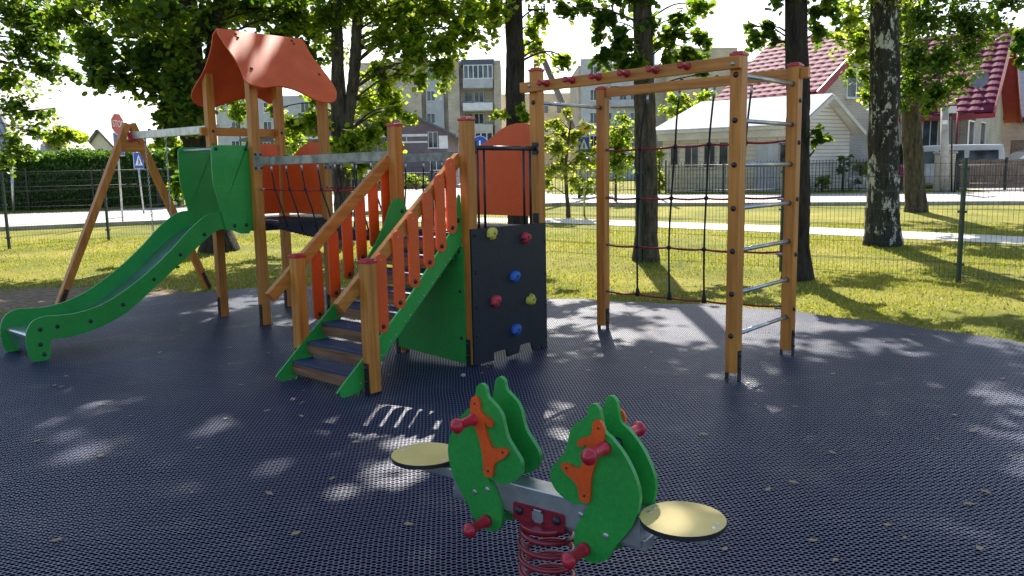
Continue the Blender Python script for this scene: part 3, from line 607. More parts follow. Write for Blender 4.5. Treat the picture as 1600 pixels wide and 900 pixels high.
for uu in (-6.21, -5.62):
    mb = MB(); z = za-.05; k = 0; mb.box(0, .001, 0, .001, 0, .001) if 0 else None
    mb.tube([W(uu, va, za-.04), W(uu, va, za-.12)], .014, 6)
    zz = za-.13
    while zz > .55:
        a = k % 2; c = W(uu+(.03 if uu < -6 else -.03)*(za-zz)/1.7, va, zz); pts = []
        for q in range(8):
            t = 2*math.pi*q/8; off = (D1 if a else D2)*.011*math.cos(t); pts.append(c+off+ZZ*.021*math.sin(t))
        mb.tube(pts, .0038, 4, closed=True); zz -= .031; k += 1
    pb_(mb, 'swing_chain', steel, sw)
mb = MB(); mb.beam(W(-6.16, va, .52), W(-5.67, va, .52), .17, .03); pb_(mb, 'swing_seat', black, sw, .008)
# ------------------------------------------------------------------ spring rocker
RM = V3(.0947, 3.0496, 0); RE = V3(.8066, -.5911, 0); RN = V3(.5911, .8066, 0); SP = RM+RE*.03
def Q(s, o, z): return RM+RE*s+RN*o+ZZ*z
rk = empty('spring_rocker', SP); tag(rk, 'green two seat horse spring rocker with yellow round seats and red handles', 'spring rocker')
def rb_(mb, name, mats, parent=None, bevel=0): return mb.build(name, mats, parent or rk, SP, bevel)
mb = MB(); mb.beam(Q(-.40, 0, .425), Q(.46, 0, .425), .10, .12); mb.beam(Q(-.42, 0, .372), Q(.475, 0, .372), .072, .045)
mb.beam(Q(-.70, 0, .452), Q(.695, 0, .452), .07, .04); rb_(mb, 'rocker_beam', steel, bevel=.004)
for s in (-.60, .60):
    mb = MB(); pts = [Q(s+.148*math.cos(t), .148*math.sin(t), .487) for t in np.linspace(0, 2*math.pi, 41)[:-1]]
    mb.prism(pts, ZZ, .018, 0, 1)
    for ds in (-.12, .12):
        for o in (-.018, .018): mb.dome(Q(s+ds, o, .496), ZZ, .009, 2, .3)
    rb_(mb, 'seat', [yellow, black, steel], bevel=.003)
LH = [(-.223, .868), (-.203, .857), (-.196, .825), (-.157, .795), (-.13, .763), (-.117, .718), (-.103, .675), (-.070, .632), (-.042, .596), (-.038, .559), (-.059, .522), (-.098, .497), (-.143, .487), (-.188, .495), (-.203, .49), (-.178, .45), (-.151, .394), (-.139, .34), (-.150, .297), (-.182, .279), (-.223, .276), (-.275, .305), (-.306, .359), (-.344, .410), (-.378, .46), (-.400, .524), (-.404, .582), (-.384, .644), (-.345, .708), (-.298, .757), (-.264, .783), (-.256, .817), (-.246, .851)]
LB = [(-.247, .82), (-.232, .808), (-.226, .766), (-.198, .747), (-.168, .732), (-.168, .718), (-.187, .720), (-.203, .728), (-.203, .695), (-.187, .652), (-.165, .623), (-.111, .632), (-.095, .626), (-.110, .605), (-.150, .578), (-.168, .552), (-.172, .518), (-.188, .508), (-.207, .515), (-.211, .572), (-.216, .608), (-.231, .662), (-.251, .705), (-.264, .741), (-.268, .787), (-.261, .813)]
LH = LH[1:-1]; LH[-1] = (-.250, .838); LH = LH+[(-.243, .862), (-.226, .874)]
LH[0] = (-.206, .862)
def inflate(L, d):
    k = len(L); ar = sum(L[i][0]*L[(i+1) % k][1]-L[(i+1) % k][0]*L[i][1] for i in range(k)); s = 1 if ar > 0 else -1; out = []
    for i in range(k):
        tx, ty = L[(i+1) % k][0]-L[i-1][0], L[(i+1) % k][1]-L[i-1][1]; q = math.hypot(tx, ty); out.append((L[i][0]+s*ty/q*d, L[i][1]-s*tx/q*d))
    return out
LH = inflate(LH, .003); LB = inflate(LB, .005)
mir = lambda L: [(.062-a, b-.003) for a, b in L]
for H_, B_ in ((LH, LB), (mir(LH), mir(LB))):
    left = H_ is LH; cs = -.25 if left else .312
    for o, s in ((-.062, -1), (.062, 1)):
        mb = MB(); pts = smooth([V3(a, b, 0) for a, b in H_], 4); mb.prism([Q(p[0], o, p[1]) for p in pts], RN, .02)
        for a, b in ((-.27, .42), (-.205, .445)) if left else ((.23, .445), (.335, .39)): mb.dome(Q(a, o+s*.01, b), RN*s, .012, 1, .35)
        hp = rb_(mb, 'horse_panel', [green, steel], bevel=.006)
        mb = MB(); pts = smooth([V3(a, b, 0) for a, b in B_], 3); mb.prism([Q(p[0], o+s*.0165, p[1]) for p in pts], RN, .012)
        for a, b in ((-.25, .795), (-.19, .53), (-.115, .62)) if left else ((.312, .792), (.252, .527), (.177, .617)): mb.dome(Q(a, o+s*.0225, b), RN*s, .005, 1)
        rb_(mb, 'bridle', [orange, black], hp, .003)
        for nm, a, b in (('hand_grip', -.262, .727), ('foot_peg', -.212, .313)) if left else (('hand_grip', .332, .720), ('foot_peg', .245, .315)):
            mb = MB(); g = lambda k: Q(a, o+s*k, b)
            mb.tube([g(.010), g(.022), g(.026), g(.034), g(.05), g(.085), g(.110), g(.116), g(.127), g(.131), g(.143), g(.147)], [.026, .027, .025, .021, .0195, .0195, .021, .030, .030, .020, .014, .003], 16)
            rb_(mb, nm, red, hp)
    mb = MB(); mb.tube([Q(-.255 if left else .317, -.052, .70), Q(-.255 if left else .317, .052, .70)], .014, 10); mb.ball(Q(-.255 if left else .317, .045, .70), .024)
    rb_(mb, 'panel_spacer', black)
for o, s in ((-.054, -1), (.054, 1)):
    mb = MB(); pts = [(-.09, .41), (-.082, .418), (.138, .418), (.146, .41), (.146, .345), (-.09, .345)]; mb.prism([Q(a, o, b) for a, b in pts], RN, .008)
    for a in (-.06, .115): mb.dome(Q(a, o+s*.004, .388), RN*s, .019, 1)
    mb.obox(Q(.028, o+s*.006, .384), RE*.026, RN*.002, ZZ*.026, 2)
    for a in (.006, .05):
        for b in (.362, .406): mb.dome(Q(a, o+s*.007, b), RN*s, .006, 1)
    rb_(mb, 'clamp_plate', [red_paint, black, steel], bevel=.002)
mb = MB(); cx = .028; pts = []; rr2 = []
n_ = 150
for i in range(n_+1):
    t = i/n_; a = t*2*math.pi*5.4+2.2; z = .326-.30*t; r = .104-(.015*max(0, 1-t*12)); pts.append(Q(cx+r*math.cos(a), r*math.sin(a), z)); rr2.append(.0108)
mb.tube(pts, rr2, 10); mb.tube([Q(cx, 0, .350), Q(cx, 0, .322)], [.108, .10], 24); rb_(mb, 'spring', red_paint)
mb = MB(); mb.tube([Q(cx, 0, .0), Q(cx, 0, .036)], [.13, .13], 20); rb_(mb, 'base_plate', black)
# ------------------------------------------------------------------ litter
def fleaf(i, x, y, sc, a):
    mb = MB(); c, s = math.cos(a), math.sin(a); z = gz(x, y)+.008
    P = [(-1, 0, .1), (-.5, .45, .35), (.1, .5, .2), (1, 0, .35), (.1, -.45, .3), (-.5, -.4, .15)]; pp = [(x+(p*c-q*s)*sc, y+(p*s+q*c)*sc, z+h_*sc*.6) for p, q, h_ in P]
    mb.add(pp+[(x, y, z)], [(6, k, (k+1) % 6) for k in range(6)]); return mb
spots = [(558, 702), (1200, 781), (1388, 834), (1490, 660), (90, 862), (475, 617), (724, 597), (205, 660), (1300, 720), (640, 830), (1540, 780), (300, 780), (1180, 640), (520, 760), (60, 700), (1100, 690), (1420, 560), (930, 560), (250, 560), (160, 640), (1530, 870), (420, 560), (1270, 860), (1240, 770)]
cn = 0
for i in range(104):
    if i < len(spots): p = gp(*spots[i]); x, y = p[0], p[1]
    else: x, y = rng.uniform(-5, 4.5), rng.uniform(2.5, 9.5)
    o = fleaf(i, x, y, rng.uniform(.015, .036), rng.uniform(0, 6.28)).build('fallen_leaf', dry_m, None, (x, y, gz(x, y)))
    tag(o, 'small dry pale leaf fallen on the dark rubber mat', 'leaf', 'fallen leaves on the mat')
x, y = gp(724, 597)[:2]; mb = MB(); mb.ball((x, y, gz(x, y)+.015), .022, 0, 8, (1, .8, .7)); tag(mb.build('pebble', concrete, None, (x, y, gz(x, y))), 'small grey pebble on the mat before the climbing wall', 'stone')
# ------------------------------------------------------------------ mesh fence round the playground
FH = 1.75
def post3(mb, p, h=FH, m=0, wd=.06, th=.045):
    z = p[2]; mb.box(p[0]-th/2, p[0]+th/2, p[1]-wd/2, p[1]+wd/2, z-.05, z+h, m); mb.box(p[0]-th/2-.006, p[0]+th/2+.006, p[1]-wd/2-.006, p[1]+wd/2+.006, z+h, z+h+.02, m)
def mesh_fence(label, pts, sp=.062, group=None):
    pts = [V3(p[0], p[1], zt(p[1])) for p in pts]; root = empty('mesh_fence', pts[0]); tag(root, label, 'fence', group)
    for p in pts:
        mb = MB(); post3(mb, p)
        for z in (.25, 1.0, 1.6): mb.box(p[0]-.045, p[0]+.045, p[1]-.045, p[1]+.045, p[2]+z, p[2]+z+.035)
        mb.build('fence_post', fence_g, root, pts[0])
    for a, b in zip(pts, pts[1:]):
        mb = MB(); d = b-a; L = np.linalg.norm(d[:2]); n = int(L/sp); e_ = d/L; nr = V3(-e_[1], e_[0], 0)
        for k in range(1, n):
            p = a+d*k/n; q = p+ZZ*.04; t = p+ZZ*(FH-.02)
            mb.tube([q, t], .0026, 3, cap=False)
        for z in (.08, .28, .30, .55, .8, .82, 1.05, 1.3, 1.32, 1.52, 1.70):
            off = nr*.02 if z in (.30, .82, 1.32) else nr*0
            mb.tube([a+ZZ*z+off, b+ZZ*z+off], .0034, 3, cap=False)
        mb.build('wire_panel', fence_g, root, pts[0])
    return root
fr = [(10.45, 8.4), (8.42, 10.0), (6.40, 11.58), (4.38, 13.17), (2.34, 14.75), (.33, 16.33), (-1.69, 17.9), (-3.71, 19.5), (-5.73, 21.1), (-7.75, 22.65)]
fl = [(-7.75, 22.65), (-8.48, 21.9), (-10.01, 20.3), (-11.55, 18.75), (-13.1, 17.2), (-14.65, 15.65)]
mesh_fence('dark green welded mesh fence running behind the trees on the right', fr)
mesh_fence('dark green welded mesh fence on the left between swing and road', fl)
# ------------------------------------------------------------------ trees
def unit(n): v = rng.normal(size=(n, 3)); return v/np.linalg.norm(v, axis=1)[:, None]
def leaves(centers, sizes, droop=.35):
    n = len(centers); nrm = unit(n); nrm[:, 2] = np.abs(nrm[:, 2])+droop; nrm /= np.linalg.norm(nrm, axis=1)[:, None]
    a = np.cross(nrm, unit(n)); a /= np.linalg.norm(a, axis=1)[:, None]; b = np.cross(nrm, a); s = sizes[:, None]
    V = np.stack([centers-a*s*.5, centers-a*s*.12+b*s*.42, centers+a*s*.28+b*s*.3+nrm*s*.1, centers+a*s*.55, centers+a*s*.28-b*s*.3+nrm*s*.1, centers-a*s*.12-b*s*.42], 1)
    return V.reshape(-1, 3)
def lobe_pts(c, r, n, twigs=9):
    """leaves strung along drooping twigs inside an ellipsoid, so the outline is ragged and gaps stay open"""
    c = np.asarray(c, float); r = np.asarray(r, float)*np.ones(3); out = []
    k = max(3, twigs); per = max(4, n//k)
    for _ in range(k):
        st = c+unit(1)[0]*r*rng.uniform(0, .35); d = unit(1)[0]; d[2] -= .25; L = rng.uniform(.55, 1.05)
        t = rng.random(per)**.8; sp = (.10+.20*t)[:, None]*r.mean()
        out.append(st+np.outer(t, d*r*L)+rng.normal(size=(per, 3))*sp*.8-np.outer(t**2, V3(0, 0, .25*r[2])))
    return np.concatenate(out)
def tree(name, label, cat, stems, lobes, lsize, lm, bm_, group, upper=None, flare=1.5, dens=1.35):
    base = stems[0][0][:3]; base = V3(base[0], base[1], gz(base[0], base[1])); root = empty(name, base); tag(root, label, cat, group)
    mb = MB()
    for si, st in enumerate(stems):
        pts = [V3(*q[:3]) for q in st]; rs = [q[3] for q in st]; fine = smooth(pts, 11, False); m = len(fine); fr_ = np.interp(np.linspace(0, 1, m), np.linspace(0, 1, len(rs)), rs)
        fr_ = np.array(fr_)*(1+.06*np.sin(np.arange(m)*2.3+si)); 
        if si == 0: fine = [base-ZZ*.1, base+ZZ*.06, base+ZZ*.25+(fine[1]-fine[0])*0]+[f for f in fine if f[2] > base[2]+.45]; fr_ = [rs[0]*flare, rs[0]*(1+(flare-1)*.75), rs[0]*(1+(flare-1)*.3)]+list(np.interp(np.linspace(0.05, 1, len(fine)-3), np.linspace(0, 1, len(rs)), rs))
        nb = len(mb.v); mb.tube(fine, list(fr_), 22)
        for q in range(len(fine)):
            cx_, cy_ = fine[q][0], fine[q][1]
            for j_ in range(22):
                x_, y_, z_ = mb.v[nb+q*22+j_]; th_ = j_*2*math.pi/22
                s_ = 1+.045*math.sin(5*th_+1.3*q*.35+si)+.03*math.sin(9*th_-q*.5)+rng.normal(0, .018); mb.v[nb+q*22+j_] = (cx_+(x_-cx_)*s_, cy_+(y_-cy_)*s_, z_)
    allp = []; alls = []
    def limb(c, r0_):
        best = None
        for st in stems:
            for q in smooth([V3(*p[:3]) for p in st], 4, False):
                dd = np.linalg.norm(q-c)+max(0, q[2]-c[2]+.2)*1.5
                if best is None or dd < best[0]: best = (dd, q)
        a = best[1]; mid = (a+c)/2+ZZ*.12*np.linalg.norm(c-a)+unit(1)[0]*.1
        L = np.linalg.norm(c-a)
        if L > .3:
            rr = min(.045, .010+.010*L); mb.tube(smooth([a, mid, c], 4, False), list(np.linspace(rr, .008, 9)), 6)
            for _ in range(3):
                e_ = c+unit(1)[0]*r0_*.8; mb.tube([mid*.35+c*.65, (c+e_)/2+ZZ*.03, e_], [.011, .008, .004], 4)
    for c, r, n in lobes:
        c = V3(*c); rm = float(np.mean(r)); limb(c, rm); n = int(n*dens); p = lobe_pts(c, r, n, max(5, int(n/38))); allp.append(p); alls.append(lsize*rng.uniform(.6, 1.15, len(p)))
    if upper:
        (ux, uy, z0, z1, R, nl, per, ls) = upper
        for k in range(nl):
            t = rng.random(); z = z0+(z1-z0)*t; rr = R*math.sqrt(max(.05, 1-(abs(t-.35)/.68)**2)); a = rng.uniform(0, 6.28); q = rr*rng.uniform(.25, 1)
            c = V3(ux+q*math.cos(a), uy+q*math.sin(a), z); r = rng.uniform(.55, .95)*V3(1, 1, .7)
            p = lobe_pts(c, r, per, 6); allp.append(p); alls.append(ls*rng.uniform(.7, 1.2, len(p)))
            if k % 3 == 0: limb(c, .6)
    P = np.concatenate(allp); S = np.concatenate(alls)
    npmesh('crown', leaves(P, S), 6, lm, root, base); mb.build('trunk', bm_, root, base)
    return root
def LP(specs, Y):      # foliage clumps as they hang beside their trunk: pixel centre, radius in px, depth offset, count
    out = []
    for s in specs:
        x, y, rx, ry, dy, n = s; c = aY(x, y, Y+dy); k = (Y+dy)/F; out.append((c, (rx*k, max(rx, ry)*k*.8, ry*k), n))
    return out
def stem(Y, base, *q):
    b = gp(*base); b[1] = Y if Y else b[1]; o = [(b[0], b[1], zt(b[1]), q[0])]
    for x, y, r in q[1]: p = aY(x, y, b[1]); o.append((p[0], p[1], p[2], r))
    return o
G1 = 'tall linden and maple trees around the playground'
def up(st, dx, dz, r):      # continue a stem above the frame
    x, y, z, _ = st[-1]; st += [(x+dx*.5, y+.1, z+dz*.5, r*.8), (x+dx, y, z+dz, r*.3)]; return st
# t1 big maple behind the slide
Y = 17.7
s1 = stem(0, (342, 392), .30, [(332, 330, .29), (312, 230, .33), (298, 120, .27), (290, 0, .22)]); s1b = [(s1[2][0], Y, s1[2][2], .2)]+[(*aY(x, y, Y), r) for x, y, r in ((325, 130, .15), (345, 0, .12))]; s1c = [(s1[2][0], Y, s1[2][2]-.2, .18)]+[(*aY(x, y, Y), r) for x, y, r in ((268, 150, .13), (262, 20, .1))]
up(s1, .2, 6.5, .2); up(s1b, 1, 4, .1); up(s1c, -1, 4, .1)
lob = LP([(110, 20, 55, 35, 0, 420), (150, 60, 50, 40, -1, 420), (200, 30, 60, 40, .5, 480), (150, 100, 30, 35, -1.5, 260), (165, 118, 16, 22, -2, 130), (190, 115, 25, 20, -1, 140), (225, 90, 45, 40, -1, 420), (270, 60, 50, 45, -1, 520), (310, 30, 50, 40, 0, 460), (240, 130, 30, 30, -.5, 260),
    (285, 120, 35, 45, -1.5, 420), (255, 165, 25, 30, -1, 200), (275, 185, 22, 30, -1.2, 200), (295, 160, 26, 40, -1.5, 320), (258, 215, 18, 24, 0, 120), (280, 245, 22, 25, 0, 150), (290, 285, 25, 28, .5, 150), (345, 15, 50, 30, 1, 360), (400, 12, 50, 28, 1, 360), (450, 18, 45, 28, .5, 300), (250, 10, 60, 30, -2, 420), (180, -20, 80, 30, -1, 500), (350, -30, 90, 30, 0, 500), (440, 55, 35, 25, 1.5, 200), (480, 80, 30, 25, 1, 170), (475, 40, 40, 30, 1, 240)], Y)
tree('maple_tree', 'broad dark maple with several stems behind the green slide and orange roof', 'tree', [s1, s1b, s1c], lob, .15, leaf_dark, bark_d, G1, (s1[1][0], Y, 5.6, 16, 4.8, 105, 135, .23), dens=1.8)
# t2 twin stem linden behind the net bridge
Y = 18.1
s2 = stem(0, (535, 385), .20, [(536, 320, .19), (534, 240, .20), (528, 120, .13), (524, 0, .12)]); s2b = [(s2[2][0], Y, s2[2][2]-.1, .14)]+[(*aY(x, y, Y), r) for x, y, r in ((548, 160, .12), (556, 80, .12), (560, 0, .10))]
up(s2, -.3, 6.5, .1); up(s2b, .9, 5.5, .1)
lob = LP([(500, 25, 40, 30, 0, 330), (560, 10, 50, 25, 0, 360), (620, 20, 55, 35, 0, 420), (690, 15, 50, 28, 0, 380), (740, 10, 30, 22, 0, 170), (600, 60, 30, 30, -.5, 260), (640, 75, 35, 35, -1, 340), (690, 65, 30, 28, -1, 230), (700, 100, 14, 26, -1.2, 110), (735, 50, 26, 22, -.5, 140), (660, 120, 16, 18, -1, 70), (590, 110, 26, 30, 0, 210), (575, 160, 28, 30, .5, 200), (610, 150, 24, 26, .5, 160),
    (490, 190, 30, 28, -1, 230), (460, 195, 28, 26, -.5, 170), (510, 225, 28, 24, -1.5, 230), (545, 220, 30, 30, -2, 300), (580, 210, 28, 28, -1, 220), (560, 250, 30, 20, -1.5, 170), (640, 185, 26, 8, -1, 60), (620, 172, 24, 14, -1, 90), (600, 195, 26, 20, -.5, 130), (500, 150, 22, 24, .5, 130), (440, 225, 22, 18, 0, 100), (520, 70, 22, 30, 1, 130), (580, -20, 100, 25, 0, 560), (690, -20, 60, 25, 0, 300), (475, 245, 24, 18, 0, 110), (650, 45, 42, 40, -.5, 330), (715, 45, 36, 34, -.5, 260), (688, 105, 16, 28, -1, 110), (630, 110, 18, 22, -.5, 110), (765, 35, 26, 26, -.5, 130), (455, 210, 26, 24, .5, 150), (600, 135, 26, 26, .3, 170), (615, 215, 20, 18, -.5, 90), (430, 170, 20, 16, .5, 80)], Y)
tree('linden_tree', 'twin stemmed linden with bright leaves growing behind the net bridge', 'tree', [s2, s2b], lob, .125, leaf_mid, bark_g, G1, (s2[1][0]+.6, Y, 6, 16, 4.5, 100, 130, .23), dens=1.8)
# t3 dark straight trunk behind the climbing wall
Y = 14.2
s3 = stem(0, (808, 421), .17, [(808, 300, .165), (806, 200, .17), (805, 100, .155), (803, 0, .14)]); up(s3, .1, 6.5, .13)
lob = LP([(740, 20, 30, 20, 0, 140), (770, 8, 40, 18, -.5, 200), (850, 25, 30, 16, .5, 110), (842, 70, 22, 30, 1, 110), (870, 95, 26, 14, 1, 90), (885, 92, 18, 16, 1, 60), (830, 50, 16, 20, .5, 70), (812, 172, 14, 12, -.8, 60), (782, 178, 22, 8, -.6, 60), (822, 182, 9, 12, -.9, 40), (760, -15, 60, 18, 0, 240), (850, -15, 40, 18, 0, 160)], Y)
tree('linden_tree', 'straight dark trunk rising behind the orange panel of the right tower', 'tree', [s3], lob, .115, leaf_mid, bark_d, G1, (s3[1][0], Y, 6, 15, 3.9, 84, 120, .22), 1.35)
# t4 behind the climbing net
Y = 14.95
s4 = stem(0, (1010, 407), .205, [(1010, 300, .20), (1008, 200, .19), (1006, 100, .175), (1004, 0, .16)]); up(s4, .1, 6, .15)
lob = LP([(885, 15, 22, 16, -.5, 60), (915, 8, 24, 16, 0, 80), (945, 30, 30, 26, 0, 150), (970, 60, 30, 28, -.4, 170), (945, 85, 18, 16, -.4, 60), (985, 95, 24, 20, -.5, 110), (1000, 25, 30, 24, 0, 150), (1050, 55, 26, 26, 0, 130), (1075, 75, 26, 24, .3, 130), (1100, 60, 22, 18, .3, 80), (1060, 30, 22, 18, .3, 80), (1040, 90, 20, 12, -.4, 60), (1095, 8, 40, 10, 0, 60), (980, -10, 60, 16, 0, 200), (1100, 115, 8, 5, 0, 8)], Y)
tree('linden_tree', 'dark furrowed trunk with round leaf clumps behind the rope climbing net', 'tree', [s4], lob, .15, leaf_dark, bark_g, G1, (s4[1][0], Y, 7.3, 14.5, 3.5, 42, 105, .20), 1.3, 1.7)
# t5 dark trunk at the right posts
Y = 12.25
s5 = stem(0, (1246, 437), .185, [(1246, 330, .165), (1247, 200, .165), (1246, 100, .16), (1244, 0, .155)]); up(s5, .1, 7, .14)
lob = LP([(1185, 55, 26, 16, .3, 80), (1205, 40, 22, 16, .3, 80), (1170, 42, 14, 10, .5, 25), (1215, 65, 14, 14, .3, 40), (1285, 15, 30, 22, .3, 150), (1280, 45, 20, 18, .3, 70), (1275, 205, 12, 10, -.3, 35), (1292, 215, 14, 8, -.3, 30), (1275, 222, 10, 6, -.3, 22), (1215, -12, 40, 16, 0, 150), (1290, -15, 40, 16, 0, 150)], Y)
tree('linden_tree', 'nearly black straight trunk standing right behind the ladder of steel rungs', 'tree', [s5], lob, .12, leaf_dark, bark_d, G1, (s5[1][0], Y, 6.4, 13.5, 3.4, 46, 105, .20), 1.4)
# t6 birch
Y = 16.5
s6 = stem(0, (1379, 383), .33, [(1380, 300, .29), (1380, 200, .28), (1383, 100, .27), (1381, 0, .25)]); up(s6, .1, 7, .22)
lob = LP([(1325, 30, 22, 40, .5, 190), (1345, 90, 24, 30, .3, 190), (1340, 60, 22, 30, .5, 170), (1350, 120, 22, 22, .3, 130), (1352, 150, 14, 12, .3, 50), (1320, 10, 26, 24, .5, 150), (1375, -10, 60, 18, 0, 260), (1340, 20, 20, 20, 1, 100), (1308, 60, 14, 14, .5, 35)], Y)
tree('birch_tree', 'thick birch with black and white patched bark beyond the fence', 'tree', [s6], lob, .10, leaf_mid, bark_b, G1, (s6[1][0], Y, 5.6, 13, 3.8, 50, 120, .22), 1.2)
# t7 leafy tree right of the birch
Y = 23.6
s7 = stem(0, (1431, 331), .28, [(1428, 260, .27), (1424, 200, .26), (1420, 120, .24), (1412, 0, .2)]); up(s7, .3, 6, .18)
lob = LP([(1440, 30, 50, 40, -1, 620), (1500, 30, 50, 35, -1, 560), (1550, 30, 40, 26, -1, 360), (1430, 90, 35, 40, -1.5, 560), (1475, 90, 35, 40, -1.5, 560), (1510, 75, 30, 35, -1, 340), (1420, 140, 28, 28, -1.5, 330), (1460, 145, 32, 24, -1.5, 330), (1500, 128, 26, 16, -1.5, 150), (1395, 60, 30, 50, 1, 420), (1405, 160, 16, 14, -1, 80), (1445, 165, 14, 14, -1.5, 70), (1520, 50, 30, 25, -1, 240), (1480, -15, 120, 25, -1, 700), (1570, 5, 40, 20, -1, 220), (1350, 45, 25, 35, 1, 200), (1330, 110, 16, 20, 1, 80), (1360, 130, 14, 30, 1, 130)], Y)
tree('linden_tree', 'leafy tree with hanging branches before the magenta roofed house', 'tree', [s7], lob, .13, leaf_dark, bark_g, G1, (s7[1][0]+.3, Y, 7.0, 14, 4.0, 45, 120, .26), 1.25)
# t8 branches from the left edge
Y = 19.0
b8 = V3(-14.6, 19.0, .15); s8 = [(*b8, .26), (-14.5, 19, 2.0, .22), (-14.3, 19, 4.5, .18), (-14.2, 19, 7, .12), (-14, 19, 10, .05)]
lob = LP([(20, 20, 50, 40, 0, 420), (60, 30, 45, 40, 0, 380), (40, 75, 45, 35, 0, 330), (80, 70, 30, 30, 0, 200), (20, 120, 45, 35, 0, 320), (60, 110, 35, 25, 0, 200), (100, 110, 28, 16, 0, 110), (120, 118, 14, 8, 0, 30), (30, 165, 35, 28, 0, 200), (55, 175, 26, 16, 0, 80), (80, 175, 18, 8, 0, 22), (20, 215, 30, 22, 0, 130), (50, 205, 26, 12, 0, 60), (40, 240, 26, 16, 0, 90), (10, 250, 22, 16, 0, 70), (-60, 60, 60, 80, 0, 420), (70, -15, 60, 20, 0, 260), (95, 25, 22, 22, 0, 90)], Y)
tree('maple_tree', 'airy tree reaching in from the left edge before the pale ribbed roof', 'tree', [s8], lob, .13, leaf_dark, bark_g, G1, (-14.5, 19, 5.5, 12, 3.4, 40, 110, .24))
# shade trees standing left and right of the frame, and one more to close the canopy over the mat
for i, (x, y, lab) in enumerate(((9.6, 10.2, 'tall tree just outside the right edge shading the mat'),)):
    tree('linden_tree', lab, 'tree', [[(x, y, zt(y), .22), (x, y, 3, .19), (x+.1, y, 6.5, .15), (x, y, 11, .05)]], LP([(1590, 60, 14, 24, 0, 60), (1592, 95, 8, 10, 0, 16)], 11.5), .13, leaf_dark, bark_g, G1, (x, y, 6.2, 12, 3.4, 42, 100, .20))
# smaller trees and bushes
def bush(name, label, px, py, Y, rx, ry, n, ls, lm, group=None, trunk=True, extra=()):
    c = aY(px, py, Y); k = Y/F; b = V3(c[0], Y, zt(Y)); st = [(b[0], Y, b[2], .05), (b[0], Y, (b[2]+c[2])/2, .045), (c[0], Y, c[2], .03), (c[0], Y, c[2]+ry*k*.6, .012)]
    lo = []; m = 18; n = int(n*1.3)
    for i in range(m):
        a = rng.uniform(0, 6.28); q = math.sqrt(rng.random())*.72; lo.append((c+V3(rx*k*q*math.cos(a), rx*k*q*math.sin(a)*.8, ry*k*rng.uniform(-.75, .7)), (rx*k*.38, rx*k*.38, ry*k*.34), n//m))
    for (x, y, r_, nn) in extra: lo.append((aY(x, y, Y), (r_*k,)*3, nn))
    return tree(name, label, 'tree' if 'tree' in name else 'bush', [st], lo, ls, lm, bark_g, group, None, 1.3)
G2 = 'small trees and shrubs beyond the road'
yb = aY(888, 320, 24.6); yb[2] = zt(24.6); ym = aY(884, 262, 24.6); yt = aY(892, 190, 24.6)
tree('young_tree', 'yellow green young tree left of the road sign pole', 'tree', [[(yb[0], 24.6, yb[2], .06), (ym[0], 24.6, ym[2], .045), (yt[0], 24.6, yt[2], .02)]], LP([(868, 188, 18, 14, 0, 110), (900, 212, 24, 18, .3, 170), (870, 232, 24, 16, -.3, 170), (908, 250, 26, 16, 0, 170), (928, 236, 14, 12, .3, 60), (864, 264, 20, 14, -.4, 130), (895, 280, 18, 10, 0, 80), (856, 286, 9, 14, -.3, 50), (886, 176, 12, 8, .2, 40), (918, 196, 16, 12, .4, 60), (850, 215, 12, 12, 0, 50), (885, 255, 20, 20, .5, 120), (880, 208, 22, 18, .6, 120)], 24.6), .15, leaf_yel, bark_g, G2, None, 1.3)
bush('small_tree', 'mid green tree behind the post of the climbing net', 962, 225, 31, 40, 60, 1500, .16, leaf_mid, G2)
bush('small_tree', 'small tree behind the pale roofed garage', 1075, 165, 43, 50, 22, 1200, .2, leaf_mid, G2)
bush('small_tree', 'rounded tree behind the clipped hedge on the left', 92, 225, 44, 46, 32, 1800, .22, leaf_mid, G2)
bush('small_tree', 'thin tree behind the stop sign', 205, 215, 50, 20, 28, 420, .22, leaf_mid, G2)
bush('small_tree', 'tree growing beside the small gabled house', 245, 235, 40, 26, 30, 900, .2, leaf_mid, G2)
bush('small_tree', 'light green shrub beyond the road at the end of the hedge', 292, 255, 34, 24, 60, 1000, .16, leaf_yel, G2)
bush('small_tree', 'tree before the grey flats seen between the roof posts', 372, 165, 60, 30, 30, 700, .26, leaf_mid, G2)
bush('shrub', 'low green shrub before the garage gable', 1285, 283, 35.2, 14, 14, 260, .1, leaf_mid, G2)
bush('shrub', 'bush with light green leaves beside the white hydrangea', 1345, 262, 36.5, 20, 12, 300, .1, leaf_yel, G2)
bush('shrub', 'dark dense conifer between birch and leafy tree', 1403, 243, 37, 16, 34, 700, .12, leaf_dark, G2)
bush('flower_bush', 'pink flowering bush between the two right trunks', 1410, 268, 34.5, 11, 14, 420, .1, petal_p, G2)
bush('flower_bush', 'white hydrangea bush in front of the brick house', 1340, 286, 35, 18, 14, 460, .12, petal_w, G2)
bush('shrub', 'reddish leaved shrub at the garage corner', 1318, 255, 35.6, 14, 16, 260, .11, leaf_dark, G2)
bush('shrub', 'low hedge plant under the leaning pole', 905, 292, 33.5, 30, 14, 420, .12, leaf_mid, G2)
bush('shrub', 'bushy plant in front of the garage left corner', 1030, 262, 37, 12, 40, 420, .12, leaf_yel, G2)
bush('shrub', 'green bush below the mauve building wall', 650, 283, 52, 22, 12, 420, .16, leaf_mid, G2)
bush('shrub', 'dark bush below the mauve building end', 600, 285, 52, 20, 12, 380, .16, leaf_dark, G2)
